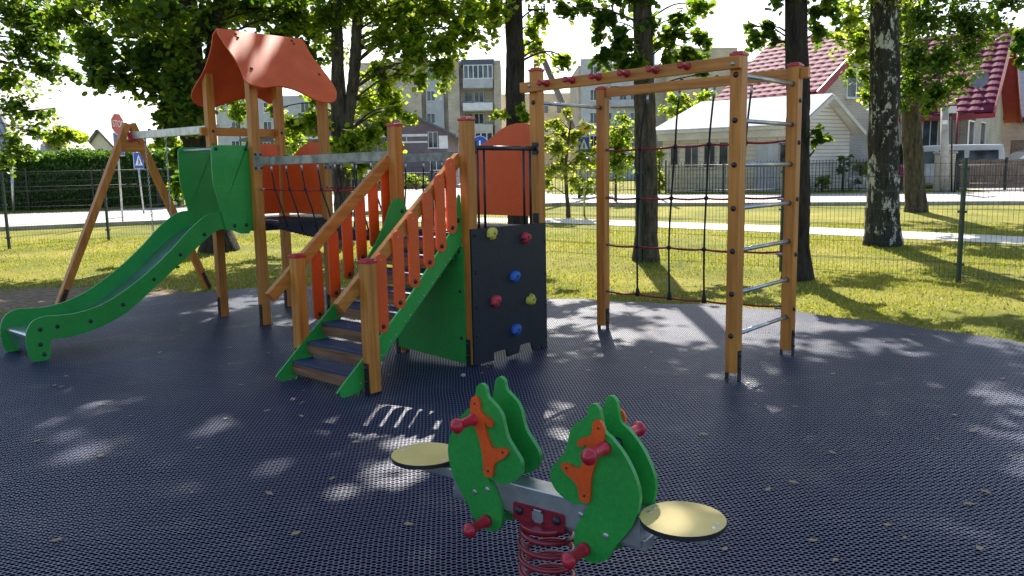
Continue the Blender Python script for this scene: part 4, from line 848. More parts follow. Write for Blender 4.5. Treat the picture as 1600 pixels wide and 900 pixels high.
# clipped hedge
hb = V3(-24, 31.8, zt(31.8)); he = V3(-13.4, 33.3, zt(33.3)); hroot = empty('clipped_hedge', hb); tag(hroot, 'long clipped thuja hedge with bright fresh tips across the road', 'hedge')
e_ = (he-hb); Lh = np.linalg.norm(e_); e_ /= Lh; nh = V3(-e_[1], e_[0], 0)
mb = MB(); mb.obox((hb+he)/2+ZZ*.95+nh*.6, e_*(Lh/2-.1), nh*.45, ZZ*.95); mb.build('hedge_core', leaf_thuja, hroot, hb)
n = 26000; t = rng.random(n)*Lh; q = rng.random(n); fz = rng.random(n)*2.05; top_ = q > .68
off = np.where(top_, rng.random(n)*1.2, rng.normal(.06, .06, n)); z = np.where(top_, 1.95+rng.random(n)**2*.38+.07*np.sin(t*3), fz)
C_ = hb+t[:, None]*e_+off[:, None]*nh+z[:, None]*ZZ
npmesh('hedge_foliage', leaves(C_, rng.uniform(.07, .16, n), -.2), 6, leaf_thuja, hroot, hb)
# ------------------------------------------------------------------ fences and poles across the road
def rail_fence(name, label, pts, h, sp, m, r=.012, rails=(.12, .9), bars=True, post_every=2.4, group=None):
    P = [V3(p[0], p[1], zt(p[1])) for p in pts]; root = empty(name, P[0]); tag(root, label, 'fence', group)
    for a, b in zip(P, P[1:]):
        d = b-a; L = np.linalg.norm(d); mb = MB()
        for k in range(int(L/sp)+1): p = a+d*k*sp/L; mb.tube([p+ZZ*.05, p+ZZ*h], r, 4)
        for q in rails: mb.tube([a+ZZ*h*q, b+ZZ*h*q], r*1.4, 4)
        mb.build('rail_panel', m, root, P[0])
        for k in range(int(L/post_every)+1):
            mb = MB(); p = a+d*min(1, k*post_every/L); mb.box(p[0]-.03, p[0]+.03, p[1]-.03, p[1]+.03, p[2], p[2]+h+.1); mb.build('fence_post', m, root, P[0])
    return root
rail_fence('iron_fence', 'black iron rail fence in front of the cream garage', [aY(1040, 300, 35.2), aY(1372, 300, 33.6)], 1.35, .13, iron)
rail_fence('iron_fence', 'tall dark bar fence behind the yellow green tree', [aY(846, 305, 37), aY(1020, 302, 36.6)], 1.5, .16, iron)
rail_fence('iron_fence', 'low wire fence along the foot of the long hedge', [hb-nh*.5-e_*2, he-nh*.5], 1.55, .11, iron, .006, (.1, .6, .97))
rail_fence('iron_fence', 'thin garden fence below the mauve building', [aY(500, 300, 48), aY(700, 300, 48)], 1.2, .2, iron, .012, (.15, .9))
rail_fence('iron_fence', 'open wrought iron fence before the brown gate', [aY(1492, 300, 32.6), aY(1640, 300, 31.5)], 1.15, .14, iron, .009, (.08, .3, .92))
# brown board gate and brick pillar
a, b = aY(1494, 300, 34), aY(1660, 300, 33.2); a[2] = zt(34); b[2] = zt(33.2); groot = empty('board_gate', a); tag(groot, 'brown board gate closing the yard beside the white brick pillar', 'gate')
d = (b-a)/np.linalg.norm(b-a); L = np.linalg.norm(b-a); mb = MB(); x = 0
while x < L: mb.beam(a+d*(x+.045)+ZZ*.08, a+d*(x+.045)+ZZ*(1.22+.02*math.sin(x*9)), .022, .088, up=d); x += .1
mb.build('board_panel', brownf, groot, a)
for x in np.arange(0, L, 1.8): mb = MB(); p = a+d*x-V3(0, .05, 0); mb.box(p[0]-.04, p[0]+.04, p[1]-.04, p[1]+.04, p[2], p[2]+1.3); mb.build('gate_post', iron, groot, a)
p = aY(1479, 298, 33.3); p[2] = zt(33.3); pil = empty('brick_pillar', p); tag(pil, 'white brick gate pillar beside the concrete pole', 'pillar')
def uvbox(mb_):      # uv from world position
    return lambda q: (q[0]*.8+q[1]*.6, q[2])
mb = MB(); mb.box(p[0]-.3, p[0]+.3, p[1], p[1]+.5, p[2], p[2]+1.5); mb.build('pillar_body', brick_pale, pil, p, uvf=lambda q: (q[0]+q[1], q[2]))
mb = MB(); mb.box(p[0]-.36, p[0]+.36, p[1]-.06, p[1]+.56, p[2]+1.502, p[2]+1.58); mb.build('pillar_cap', concrete, pil, p, .02)
def pole(name, label, px, Y, ytop, r, m, r2=None, lean=0, extra=None):
    b = aY(px, 300, Y); b[2] = zt(Y); t = aY(px+lean, ytop, Y); mb = MB(); mb.tube([b-ZZ*.1, (b*.5+t*.5), t], [r, (r+(r2 or r))/2, r2 or r], 10); o = mb.build(name, m, None, b); tag(o, label, 'pole')
    return o, b, t
o, b, t = pole('utility_pole', 'dark wooden utility pole with insulators behind the leaning strut', 838, 33, 16, .13, pole_w, .1)
mb = MB()
for dz, ww in ((.0, .35), (-.35, .35)): mb.beam(t+V3(-ww, -.12, dz), t+V3(ww, -.12, dz), .08, .08)
mb.build('crossarm', iron, o, b)
for dx in (-.3, 0, .3):
    for dz in (0, -.35):
        mb = MB(); q = t+V3(dx, -.12, dz+.05); mb.tube([q, q+ZZ*.06, q+ZZ*.1, q+ZZ*.16], [.03, .05, .03, .045], 8); mb.build('insulator', blackm, o, b)
q0 = aY(940, 302, 34.5); q0[2] = zt(34.5); q1 = aY(846, 85, 33.2); mb = MB(); mb.tube([q0, q1], [.15, .12], 10); tag(mb.build('pole_strut', pole_w, None, q0), 'long grey strut leaning against the wooden utility pole', 'pole')
pole('street_pole', 'slim pale steel pole rising beside the furrowed trunk', 1021, 34, 40, .075, steel, .06)
o, b, t = pole('concrete_pole', 'square concrete pole with small white plate by the white van', 1476, 32.6, 168, .17, concrete, .14)
mb = MB(); q = aY(1476, 191, 32.45); mb.box(q[0]-.1, q[0]+.1, q[1]-.03, q[1], q[2]-.08, q[2]+.08); mb.build('number_plate', white, o, b)
o, b, t = pole('meter_pole', 'thin dark pole carrying a small grey box near the van', 1487, 33.1, 172, .035, iron)
mb = MB(); mb.box(t[0]-.15, t[0]+.15, t[1]-.1, t[1]+.1, t[2]-.12, t[2]+.15); mb.build('meter_box', greyp, o, b, .01)
pole('steel_pole', 'thin pale pole in front of the hedge at the left edge', 18, 31.2, 258, .05, steel)
pole('steel_post', 'short dark post at the hedge end near the swing leg', 249, 32.5, 296, .06, iron)
pole('street_pole', 'tall thin pole behind the swing seen beside the maple', 261, 42, 170, .06, steel)
pole('steel_pole', 'pale slim post right of the swing chain', 303, 31, 283, .04, steel)
# ------------------------------------------------------------------ road signs
def text_mesh(s, size):
    cu = bpy.data.curves.new('t', 'FONT'); cu.body = s; cu.size = size; cu.align_x = 'CENTER'; cu.align_y = 'CENTER'; cu.extrude = .002
    o = bpy.data.objects.new('t', cu); dg = bpy.context.evaluated_depsgraph_get(); col.objects.link(o); dg.update(); me = bpy.data.meshes.new_from_object(o.evaluated_get(dg)); bpy.data.objects.remove(o); return me
def sign_post(label, base, top, plates, face):
    """plates: list of (kind, centre z, size); face: unit vector the plates look along"""
    b = V3(*base); t = V3(*top); root = empty('road_sign', b); tag(root, label, 'road sign', 'road signs along the street')
    mb = MB(); mb.tube([b, t], .03, 8); mb.build('sign_pole', steel, root, b); f = np.array(face)/np.linalg.norm(face); sx = np.cross(ZZ, f); sx = sx/np.linalg.norm(sx)
    for kind, z, s in plates:
        k = (z-b[2])/(t[2]-b[2]); c = b+(t-b)*k+f*.05
        def poly(pts, off, m, name='x', th=.004, par=root):
            q = MB(); q.prism([c+sx*x+ZZ*y+f*off for x, y in pts], f, th); return q.build(name, m, par, b)
        sq = lambda a, h=None: [(-a, -(h or a)), (a, -(h or a)), (a, h or a), (-a, h or a)]
        if kind == 'stop':
            oc = lambda r: [(r*math.cos(math.pi/8+k*math.pi/4), r*math.sin(math.pi/8+k*math.pi/4)) for k in range(8)]
            pl_ = poly(oc(s*1.08), 0, white, 'sign_plate', .012); poly(oc(s), .010, redp, 'sign_face', .004, pl_)
            me = text_mesh('STOP', s*.72); o = bpy.data.objects.new('sign_lettering', me); me.materials.append(white); col.objects.link(o); o.parent = pl_
            for v in me.vertices: w3 = c+sx*v.co.x*1.0+ZZ*v.co.y*1.25+f*(.014+v.co.z)-b; v.co = Vector(w3)
        elif kind == 'cross':
            pl_ = poly(sq(s*.78, s*1.05), 0, white, 'sign_plate', .012); poly(sq(s*.73, s), .010, bluep, 'sign_face', .004, pl_)
            poly([(-s*.58, -s*.62), (s*.58, -s*.62), (0, s*.78)], .014, white, 'sign_triangle', .004, pl_)
            mb = MB(); P3 = lambda x, y: c+sx*x+ZZ*y+f*.018
            mb.tube([P3(0, s*.08), P3(0, -s*.2)], s*.07, 6); mb.ball(P3(0, s*.2), s*.075, 0, 6); mb.tube([P3(0, -s*.18), P3(-s*.14, -s*.52)], s*.045, 5); mb.tube([P3(0, -s*.18), P3(s*.16, -s*.52)], s*.045, 5); mb.tube([P3(0, s*.05), P3(s*.15, -s*.15)], s*.035, 5)
            mb.build('sign_symbol', blackm, pl_, b)
        elif kind == 'diamond':
            pl_ = poly([(-s, 0), (0, -s), (s, 0), (0, s)], 0, white, 'sign_plate', .012); poly([(-s*.72, 0), (0, -s*.72), (s*.72, 0), (0, s*.72)], .010, yelp, 'sign_face', .004, pl_)
        elif kind == 'round':
            ci = lambda r: [(r*math.cos(a), r*math.sin(a)) for a in np.linspace(0, 6.283, 25)[:-1]]
            pl_ = poly(ci(s*1.06), 0, white, 'sign_plate', .012); poly(ci(s), .010, bluep, 'sign_face', .004, pl_)
            poly([(-s*.1, -s*.6), (s*.1, -s*.6), (s*.1, s*.5), (-s*.1, s*.5)], .014, white, 'sign_symbol', .004, pl_)
    return root
b = gp(192, 348); Y = b[1]; sign_post('stop sign over a blue pedestrian crossing sign behind the swing frame', b, aY(180, 178, Y), [('stop', aY(180, 194, Y)[2], .32), ('cross', aY(180, 226, Y)[2], .33)], (1, -.12, 0))
b = gp(225, 334); Y = b[1]; sign_post('lone blue pedestrian crossing sign under the swing crossbar', b, aY(213, 236, Y), [('cross', aY(213, 251, Y)[2], .27)], (.95, -.45, 0))
b = gp(913, 337); Y = b[1]; sign_post('yellow priority diamond over a blue crossing sign beside the yellow green tree', b, aY(912, 186, Y), [('diamond', aY(912, 202, Y)[2], .27), ('cross', aY(913, 226, Y)[2], .22)], (-.05, -1, 0))
b = aY(750, 318, 40); b[2] = zt(40); sign_post('round blue sign just above the black guard rail', b, aY(750, 214, 40), [('round', aY(750, 226, 40)[2], .40)], (0, -1, 0))
# ------------------------------------------------------------------ buildings
def wallbox(mb, P, z0, z1, m=0):      # closed footprint polygon (xy, counter-clockwise) extruded
    k = len(P); mb.add([(p[0], p[1], z0) for p in P]+[(p[0], p[1], z1) for p in P], [(i, (i+1) % k, (i+1) % k+k, i+k) for i in range(k)]+[tuple(range(k, 2*k))], m)
def window(root, org, c, right, up_, w2, h2, cols=2, fm=white, sill=True, gm=None):
    """window on a wall: c centre on the wall, right unit vector, outward normal = right x up"""
    c = np.asarray(c, float); right = np.asarray(right, float); out = np.cross(right, ZZ); t = .09*min(1, w2)
    mb = MB(); f = lambda x0, x1, z0, z1, d=.05: mb.obox(c+right*(x0+x1)/2+ZZ*(z0+z1)/2+out*d/2, right*(x1-x0)/2, out*d/2, ZZ*(z1-z0)/2)
    f(-w2, w2, h2-t, h2); f(-w2, w2, -h2, -h2+t); f(-w2, -w2+t, -h2+t, h2-t); f(w2-t, w2, -h2+t, h2-t)
    for k in range(1, cols): x = -w2+2*w2*k/cols; f(x-t*.6, x+t*.6, -h2+t, h2-t, .045)
    if sill: f(-w2-.06, w2+.06, -h2-.05, -h2, .14)
    wn = mb.build('window', fm, root, org); mb = MB(); mb.obox(c+out*.012, right*(w2-t*.5), out*.008, ZZ*(h2-t*.5)); mb.build('pane', gm or glass, wn, org); return wn
def winpx(root, org, p0, right, x0, y0, x1, y1, **k):
    """window whose picture rectangle lies on the wall through p0 with direction right"""
    out = np.cross(right, ZZ)
    def hit(x, y): r = ray(x, y); return CC+r*(np.dot(np.asarray(p0)-CC, out)/np.dot(r, out))
    a, b_, t, u = hit(x0, (y0+y1)/2), hit(x1, (y0+y1)/2), hit((x0+x1)/2, y0), hit((x0+x1)/2, y1)
    c = (a+b_)/2; c[2] = (t[2]+u[2])/2; return window(root, org, c, right, ZZ, np.linalg.norm((b_-a)[:2])/2, abs(t[2]-u[2])/2, **k)
UV = lambda q: (q[0]*.95+q[1]*.6, q[2])
# garage with pale roof
G0 = aY(1240, 300, 35); G0[2] = zt(35); K = G0.copy(); Lf = aY(1035, 300, 38.2); Rt = aY(1324, 300, 36.8); dl = (Lf-K); dl[2] = 0; LL = np.linalg.norm(dl); dl /= LL; dr = Rt-K; dr[2] = 0; LR = np.linalg.norm(dr); dr /= LR
gar = empty('garage', K); tag(gar, 'low cream garage with bright pale roof and white boarded gable', 'garage')
zb = K[2]-.2; ze = 3.55
A_, B_, C_, D_ = K, K+dr*LR, K+dr*LR+dl*LL, K+dl*LL
mb = MB(); wallbox(mb, [A_, B_, C_, D_], zb, ze-.55); mb.build('wall', blocky, gar, K, uvf=UV)
mb = MB(); o1 = -dr*.12-dl*.1; mb.beam(A_-dr*.14-dl*.1+ZZ*(ze-.34-A_[2]), D_-dr*.14+dl*.1+ZZ*(ze-.34-D_[2]), .24, .5); mb.build('fascia', cream, gar, K)
# boarded gable wall
ap = K+dr*LR*.45; za_ = 4.72; zr_ = 3.2; mb = MB()
g0, g1, g2 = K-dl*.012, ap-dl*.012, B_-dl*.012
mb.add([(g0[0], g0[1], zb), (g2[0], g2[1], zb), (g2[0], g2[1], zr_), (g1[0], g1[1], za_-.05), (g0[0], g0[1], ze)], [(0, 1, 2, 3, 4)]); mb.build('gable_wall', siding, gar, K, uvf=lambda q: (q[0], q[2]))
mb = MB()
R1 = [K-dr*.35-dl*.45, D_-dr*.35+dl*.3]; R2 = [ap-dl*.45, ap+dl*(LL-.6)]; R3 = [B_+dr*.45-dl*.45, C_+dr*.45+dl*.3]
z1, z2, z3 = ze-.12, za_, zr_-.15
def slab(P, th=.07):
    P = [V3(*p) for p in P]; n_ = np.cross(P[1]-P[0], P[2]-P[0]); n_ /= np.linalg.norm(n_); n_ *= (1 if n_[2] > 0 else -1); return [P, n_, th]
for quad in ([(*R1[0][:2], z1), (*R2[0][:2], z2), (*R2[1][:2], z2), (*R1[1][:2], z1)], [(*R2[0][:2], z2), (*R3[0][:2], z3), (*R3[1][:2], z3), (*R2[1][:2], z2)]):
    P, n_, th = slab(quad); mb.prism(P, n_, th)
mb.build('roof', roof_w, gar, K)
mb = MB()
for a, b_ in (((*(R1[0]-dl*.05)[:2], z1-.1), (*(R2[0]-dl*.05)[:2], z2-.1)), ((*(R2[0]-dl*.05)[:2], z2-.1), (*(R3[0]-dl*.05)[:2], z3-.1))): mb.beam(a, b_, .05, .16)
mb.beam((*(R1[0]-dr*.06)[:2], z1-.1), (*(R1[1]-dr*.06)[:2], z1-.1), .12, .12); mb.build('gutter', cream, gar, K)
rt = -dl      # looking from the front the wall runs left to right along -dl
for (x0, y0, x1, y1, c) in ((1048, 230, 1060, 258, 1), (1070, 226, 1092, 262, 2), (1100, 224, 1118, 262, 2), (1124, 222, 1138, 258, 1)): winpx(gar, K, K, rt, x0, y0, x1, y1, cols=c, fm=cream)
dd = winpx(gar, K, K-dr*.01, rt, 1180, 224, 1216, 299, cols=4, fm=greyp, sill=False, gm=greyp); dd.name = 'garage_door'
for x in (1222,): winpx(gar, K, K, rt, 1219, 222, 1229, 256, cols=1, fm=greyp)
# brick house with magenta tile roof
def tiled(mb, a, b_, c, d_, nu, nv, amp):      # a-b ridge, d-c eave
    a, b_, c, d_ = [V3(*q) for q in (a, b_, c, d_)]; nn = np.cross(b_-a, d_-a); nn /= np.linalg.norm(nn); nn *= (1 if nn[2] > 0 else -1); P = []
    for j in range(nv*3+1):
        v = j/(nv*3); sa = (j % 3)/3.0*1.0; row = []
        for i in range(nu*3+1):
            u = i/(nu*3); p = (a+(b_-a)*u)*(1-v)+(d_+(c-d_)*u)*v; row.append(p+nn*(amp*(sa if j % 3 else 0)+amp*.7*abs(math.sin(math.pi*i/3))))
        P.append(row)
    mb.grid(P, sm=False)
H0 = V3(17.1, 40, zt(40)); hs = empty('brick_house', H0); tag(hs, 'pale brick house with steep magenta tile roof and satellite dish', 'house')
wd_, rd_ = V3(.83, .55, 0), V3(-.55, .83, 0); wd_ /= np.linalg.norm(wd_); rd_ /= np.linalg.norm(rd_)
zg = .4; zeA, zaA = 5.2, 8.1; LA = 5.6
a0 = H0-wd_*4; a1 = H0+wd_*4
mb = MB(); wallbox(mb, [a0, a1, a1+rd_*LA, a0+rd_*LA], zg, zeA); mb.add([(a0[0], a0[1], zeA), (a1[0], a1[1], zeA), (H0[0], H0[1], zaA-.1)], [(0, 1, 2)])
# second wing
w2d, r2d = V3(.62, .79, 0), V3(-.79, .62, 0); w2d /= np.linalg.norm(w2d); r2d /= np.linalg.norm(r2d)
b0 = V3(22.5, 40.0, 0); b1 = b0+w2d*8.8; bm0 = (b0+b1)/2; zeB, zaB = 4.4, 8.35; LB_ = 10.5
wallbox(mb, [b0, b1, b1+r2d*LB_, b0+r2d*LB_], zg, zeB); mb.add([(b0[0], b0[1], zeB), (b1[0], b1[1], zeB), (bm0[0], bm0[1], zaB-.1)], [(0, 1, 2)])
mb.build('wall', brick_pale, hs, H0, uvf=UV)
mb = MB()
ov = .55
def groof(mb, m0, wdir, rdir, half, L, ze_, za__, fr_o):
    sl_ = (za__-ze_)/half; e0 = m0-rdir*fr_o; e1 = m0+rdir*L
    for s in (-1, 1):
        a = V3(*e0[:2], za__); b__ = V3(*e1[:2], za__); d_ = V3(*(e0+wdir*s*(half+ov))[:2], ze_-sl_*ov); c = V3(*(e1+wdir*s*(half+ov))[:2], ze_-sl_*ov)
        tiled(mb, a+ZZ*.14, b__+ZZ*.14, c+ZZ*.14, d_+ZZ*.14, int(L/.5), 14, .05)
groof(mb, H0, wd_, rd_, 4, LA, zeA, zaA, .7); groof(mb, bm0, w2d, r2d, 4.4, LB_, zeB, zaB, .8); mb.build('roof', tile_m, hs, H0)
mb = MB()
for m0, wdir, rdir, half, ze_, za__, fo in ((H0, wd_, rd_, 4, zeA, zaA, .7), (bm0, w2d, r2d, 4.4, zeB, zaB, .8)):
    sl_ = (za__-ze_)/half; e0 = m0-rdir*(fo+.03)
    for s in (-1, 1):
        tp = V3(*e0[:2], za__+.02); bt = V3(*(e0+wdir*s*(half+ov))[:2], ze_-sl_*ov+.02); mb.beam(tp, bt, .06, .34)
        P = [V3(*(m0-rdir*(fo-.02))[:2], za__+.03), V3(*(m0-rdir*(fo-.02)+wdir*s*(half+ov))[:2], ze_-sl_*ov+.03), V3(*(m0+rdir*.0+wdir*s*(half+ov))[:2], ze_-sl_*ov+.03), V3(*(m0)[:2], za__+.03)]
        mb.prism(P, np.cross(P[1]-P[0], P[3]-P[0]), .06)
sB = (zaB-zeB)/4.4; mb.beam((*(b0-w2d*ov-r2d*.8)[:2], zeB-sB*ov-.02), (*(b0-w2d*ov+r2d*LB_)[:2], zeB-sB*ov-.02), .10, .22)
mb.build('roof_trim', trim_r, hs, H0)
winpx(hs, H0, H0, wd_, 1322, 112, 1352, 154, cols=2); winpx(hs, H0, b0, -r2d, 1441, 188, 1466, 232, cols=2)
winpx(hs, H0, b0, w2d, 1512, 188, 1521, 234, cols=1); winpx(hs, H0, b0, w2d, 1530, 190, 1538, 236, cols=1)
q = aY(1532, 125, 40.6); mb = MB(); rings = []
dn = V3(-.75, -.62, .22); dn /= np.linalg.norm(dn); dx_ = np.cross(ZZ, dn); dx_ /= np.linalg.norm(dx_); dy_ = np.cross(dn, dx_)
for k in range(6): r = .42*k/5; rings.append([q+dx_*r*math.cos(t)+dy_*r*1.05*math.sin(t)+dn*(.1*(k/5)**2) for t in np.linspace(0, 2*math.pi, 21)])
mb.grid(rings); mb.tube([q-dy_*.35, q-dy_*.45+dn*.5], .02, 6); mb.tube([q, q+w2d*.4+r2d*.5-ZZ*.5], .03, 6); mb.build('satellite_dish', noise_mat('dish_grey', (.2, .2, .21), (.26, .26, .27), 4, .5, 0), hs, H0)
p_ = aY(1497, 175, 39.6); mb = MB(); mb.tube([p_, V3(p_[0], p_[1], .6)], .05, 8); mb.build('downpipe', trim_r, hs, H0)
# neighbour house at the right edge
n0 = aY(1549, 300, 50); n0[2] = zt(50); nb = empty('neighbour_house', n0); tag(nb, 'pinkish brick house with dark blue grey roof at the right edge', 'house')
X0 = n0[0]; mb = MB(); wallbox(mb, [(X0, 50), (X0+16, 50), (X0+16, 59), (X0, 59)], .4, 4.7); mb.add([(X0+2.0, 49.98, 4.4), (X0+9, 49.98, 4.4), (X0+5.5, 49.98, 7.4)], [(0, 1, 2)]); mb.build('wall', brick_pink, nb, n0, uvf=lambda q: (q[0], q[2]))
mb = MB(); P = [V3(X0-1, 49.4, 4.3), V3(X0+17, 49.4, 4.3), V3(X0+17, 54.5, 7.9), V3(X0-1, 54.5, 7.9)]; mb.prism(P, V3(0, -.6, 1), .12)
for s in (-1, 1): P = [V3(X0+5.5, 49.2, 7.7), V3(X0+5.5+s*4.2, 49.2, 4.05), V3(X0+5.5+s*4.2, 54, 4.05), V3(X0+5.5, 54, 7.7)]; mb.prism(P, V3(s*.65, 0, .75), .12)
mb.build('roof', slate, nb, n0)
mb = MB(); mb.box(X0+1.0, X0+4.2, 49.9, 49.99, .5, 3.0); mb.build('garage_door', brownf, nb, n0)
# tan apartment block with balconies
def apt(label, px0, px1, ytop, Y, dep, wm, name='apartment_block'):
    a, b_ = aY(px0, 290, Y), aY(px1, 290, Y); zt_ = aY((px0+px1)/2, ytop, Y)[2]; o = V3(a[0], Y, .5); r = empty(name, o); tag(r, label, 'building')
    mb = MB(); wallbox(mb, [(a[0], Y), (b_[0], Y), (b_[0], Y+dep), (a[0], Y+dep)], 0, zt_); mb.build('wall', wm, r, o, uvf=lambda q: (q[0]+q[1], q[2])); return r, o, zt_
def block(r, o, name, px0, px1, py0, py1, Y, dep, m, par=None):
    a, b_ = aY(px0, py0, Y), aY(px1, py1, Y); mb = MB(); wallbox(mb, [(a[0], Y), (b_[0], Y), (b_[0], Y+dep), (a[0], Y+dep)], b_[2], a[2]); return mb.build(name, m, par or r, o, uvf=lambda q: (q[0]+q[1], q[2]))
XR = V3(1, 0, 0)
r, o, z_ = apt('tan brick apartment block with stacked balconies left of the dark trunk', 560, 786, 96, 96, 12, brick_tan)
block(r, o, 'brick_pier', 615, 663, 90, 296, 94.6, 1.4, brick_tan); block(r, o, 'brick_pier', 698, 722, 86, 296, 94.6, 1.4, brick_tan); block(r, o, 'brick_pier', 771, 786, 101, 296, 94.6, 1.4, brick_tan)
block(r, o, 'panel_strip', 663.5, 697.5, 95, 296, 95.4, .6, greyp)
for y0 in (108, 142, 177, 212, 246): winpx(r, o, (0, 95.4, 0), XR, 667, y0, 680, y0+16, cols=2)
for i, y0 in enumerate((102, 143, 177, 209)):
    bp_ = block(r, o, 'balcony', 723, 770, y0+(21 if i == 0 else 18), y0+(35 if i == 0 else 29), 94.0, 1.9, (greyp, white, cream, cream)[i])
    if i == 0: winpx(r, o, (0, 94.1, 0), XR, 724, 101, 770, 123, cols=6)
    elif i == 3: winpx(r, o, (0, 94.1, 0), XR, 724, 207, 770, 227, cols=5)
    else: winpx(r, o, (0, 95.9, 0), XR, 741, y0, 756, y0+17, cols=2); winpx(r, o, (0, 95.9, 0), XR, 726, y0+1, 738, y0+16, cols=1, fm=greyp)
mb = MB(); a, b_ = aY(720, 93, 94.2), aY(772, 100, 94.2); mb.box(a[0], b_[0], 94.2, 96, b_[2], a[2]); mb.build('parapet', slate, r, o)
r, o, z_ = apt('lower brick apartment wing between the dark trunk and leaning strut', 787, 908, 146, 112, 12, brick_tan)
for x in (850, 870, 890):
    for y0 in (165, 195, 225): winpx(r, o, (0, 112, 0), XR, x, y0, x+7, y0+12, cols=1)
r, o, z_ = apt('grey panelled apartment block with brick end behind the climbing net', 905, 1168, 100, 86, 12, brick_tan)
block(r, o, 'panel_strip', 908, 1002, 92, 296, 85.2, .8, greyp); block(r, o, 'brick_pier', 1042, 1148, 76, 296, 84.6, 1.4, brick_tan); block(r, o, 'panel_strip', 1150, 1196, 96, 296, 85.0, 1.0, greyp)
for y0 in (104, 140, 176, 212): 
    for x in (922, 945, 968, 985): winpx(r, o, (0, 85.2, 0), XR, x, y0, x+11, y0+17, cols=2)
for y0 in (118, 150, 182): block(r, o, 'balcony', 955, 1002, y0+6, y0+16, 84.2, 1.0, greyp)
winpx(r, o, (0, 84.6, 0), XR, 1094, 136, 1107, 149, cols=2); winpx(r, o, (0, 85.0, 0), XR, 1180, 136, 1193, 156, cols=2); winpx(r, o, (0, 85.0, 0), XR, 1180, 104, 1193, 122, cols=2)
for y0 in (128,): block(r, o, 'balcony', 1152, 1196, y0, y0+9, 84.0, 1.0, slate)
r, o, z_ = apt('pale grey flats glimpsed under the orange roof', 345, 520, 150, 90, 12, greyp)
for x in (362, 412, 470, 500):
    for y0 in (160, 190, 220): winpx(r, o, (0, 90, 0), XR, x, y0, x+13, y0+16, cols=2)
# mauve building with low gable
Y = 60; a, b_ = aY(392, 290, Y), aY(700, 290, Y); ap_ = aY(600, 158, Y); ev = aY(694, 206, Y); o = V3(a[0], Y, .6); r = empty('mauve_building', o); tag(r, 'mauve rendered building with low gable and white framed windows', 'building')
mb = MB(); wallbox(mb, [(a[0], Y), (b_[0], Y), (b_[0], Y+14), (a[0], Y+14)], .3, ev[2]); xl = 2*ap_[0]-b_[0]
mb.add([(a[0]+2, Y-.01, ev[2]), (b_[0], Y-.01, ev[2]), (ap_[0], Y-.01, ap_[2]), (a[0]+2, Y-.01, ap_[2]-2.2)], [(0, 1, 2, 3)]); mb.build('wall', mauve, r, o)
mb = MB(); P = [V3(ap_[0], Y-.5, ap_[2]), V3(b_[0]+.7, Y-.5, ev[2]-.3), V3(b_[0]+.7, Y+14, ev[2]-.3), V3(ap_[0], Y+14, ap_[2])]; mb.prism(P, V3(.4, 0, 1), .14)
P = [V3(ap_[0], Y-.5, ap_[2]), V3(a[0]-.5, Y-.5, ap_[2]-2.6), V3(a[0]-.5, Y+14, ap_[2]-2.6), V3(ap_[0], Y+14, ap_[2])]; mb.prism(P, V3(-.2, 0, 1), .14); mb.build('roof', slate, r, o)
mb = MB()
def strip(x0, y0, x1, y1, d=.05):
    p, q = aY(x0, y0, Y), aY(x1, y1, Y); mb.box(p[0], q[0], Y-d, Y, q[2], p[2])
strip(590, 210.5, 668, 213); strip(628, 221, 668, 223); strip(590, 246, 668, 247.5); strip(589, 210, 591, 250); strip(634.5, 213.1, 636, 220.9); strip(455, 214, 560, 216); mb.build('trim_band', white, r, o)
for x0, y0, x1, y1 in ((669, 206, 684, 231), (672, 247, 692, 266), (596, 250, 612, 285), (440, 225, 452, 262), (412, 222, 424, 250), (520, 225, 538, 255)): winpx(r, o, (0, Y, 0), XR, x0, y0, x1, y1, cols=2)
block(r, o, 'panel_strip', 685.5, 700, 212, 232, Y-.02, .03, white)
# white entrance pillar left of the mauve wall
p = aY(575, 300, 46); p[2] = zt(46); mb = MB(); mb.box(p[0]-.25, p[0]+.25, 45.8, 46.3, p[2], p[2]+1.2); mb.box(p[0]-.32, p[0]+.32, 45.74, 46.36, p[2]+1.203, p[2]+1.3); tag(mb.build('gate_pillar', white, None, p), 'white garden pillar behind the stair handrail', 'pillar')
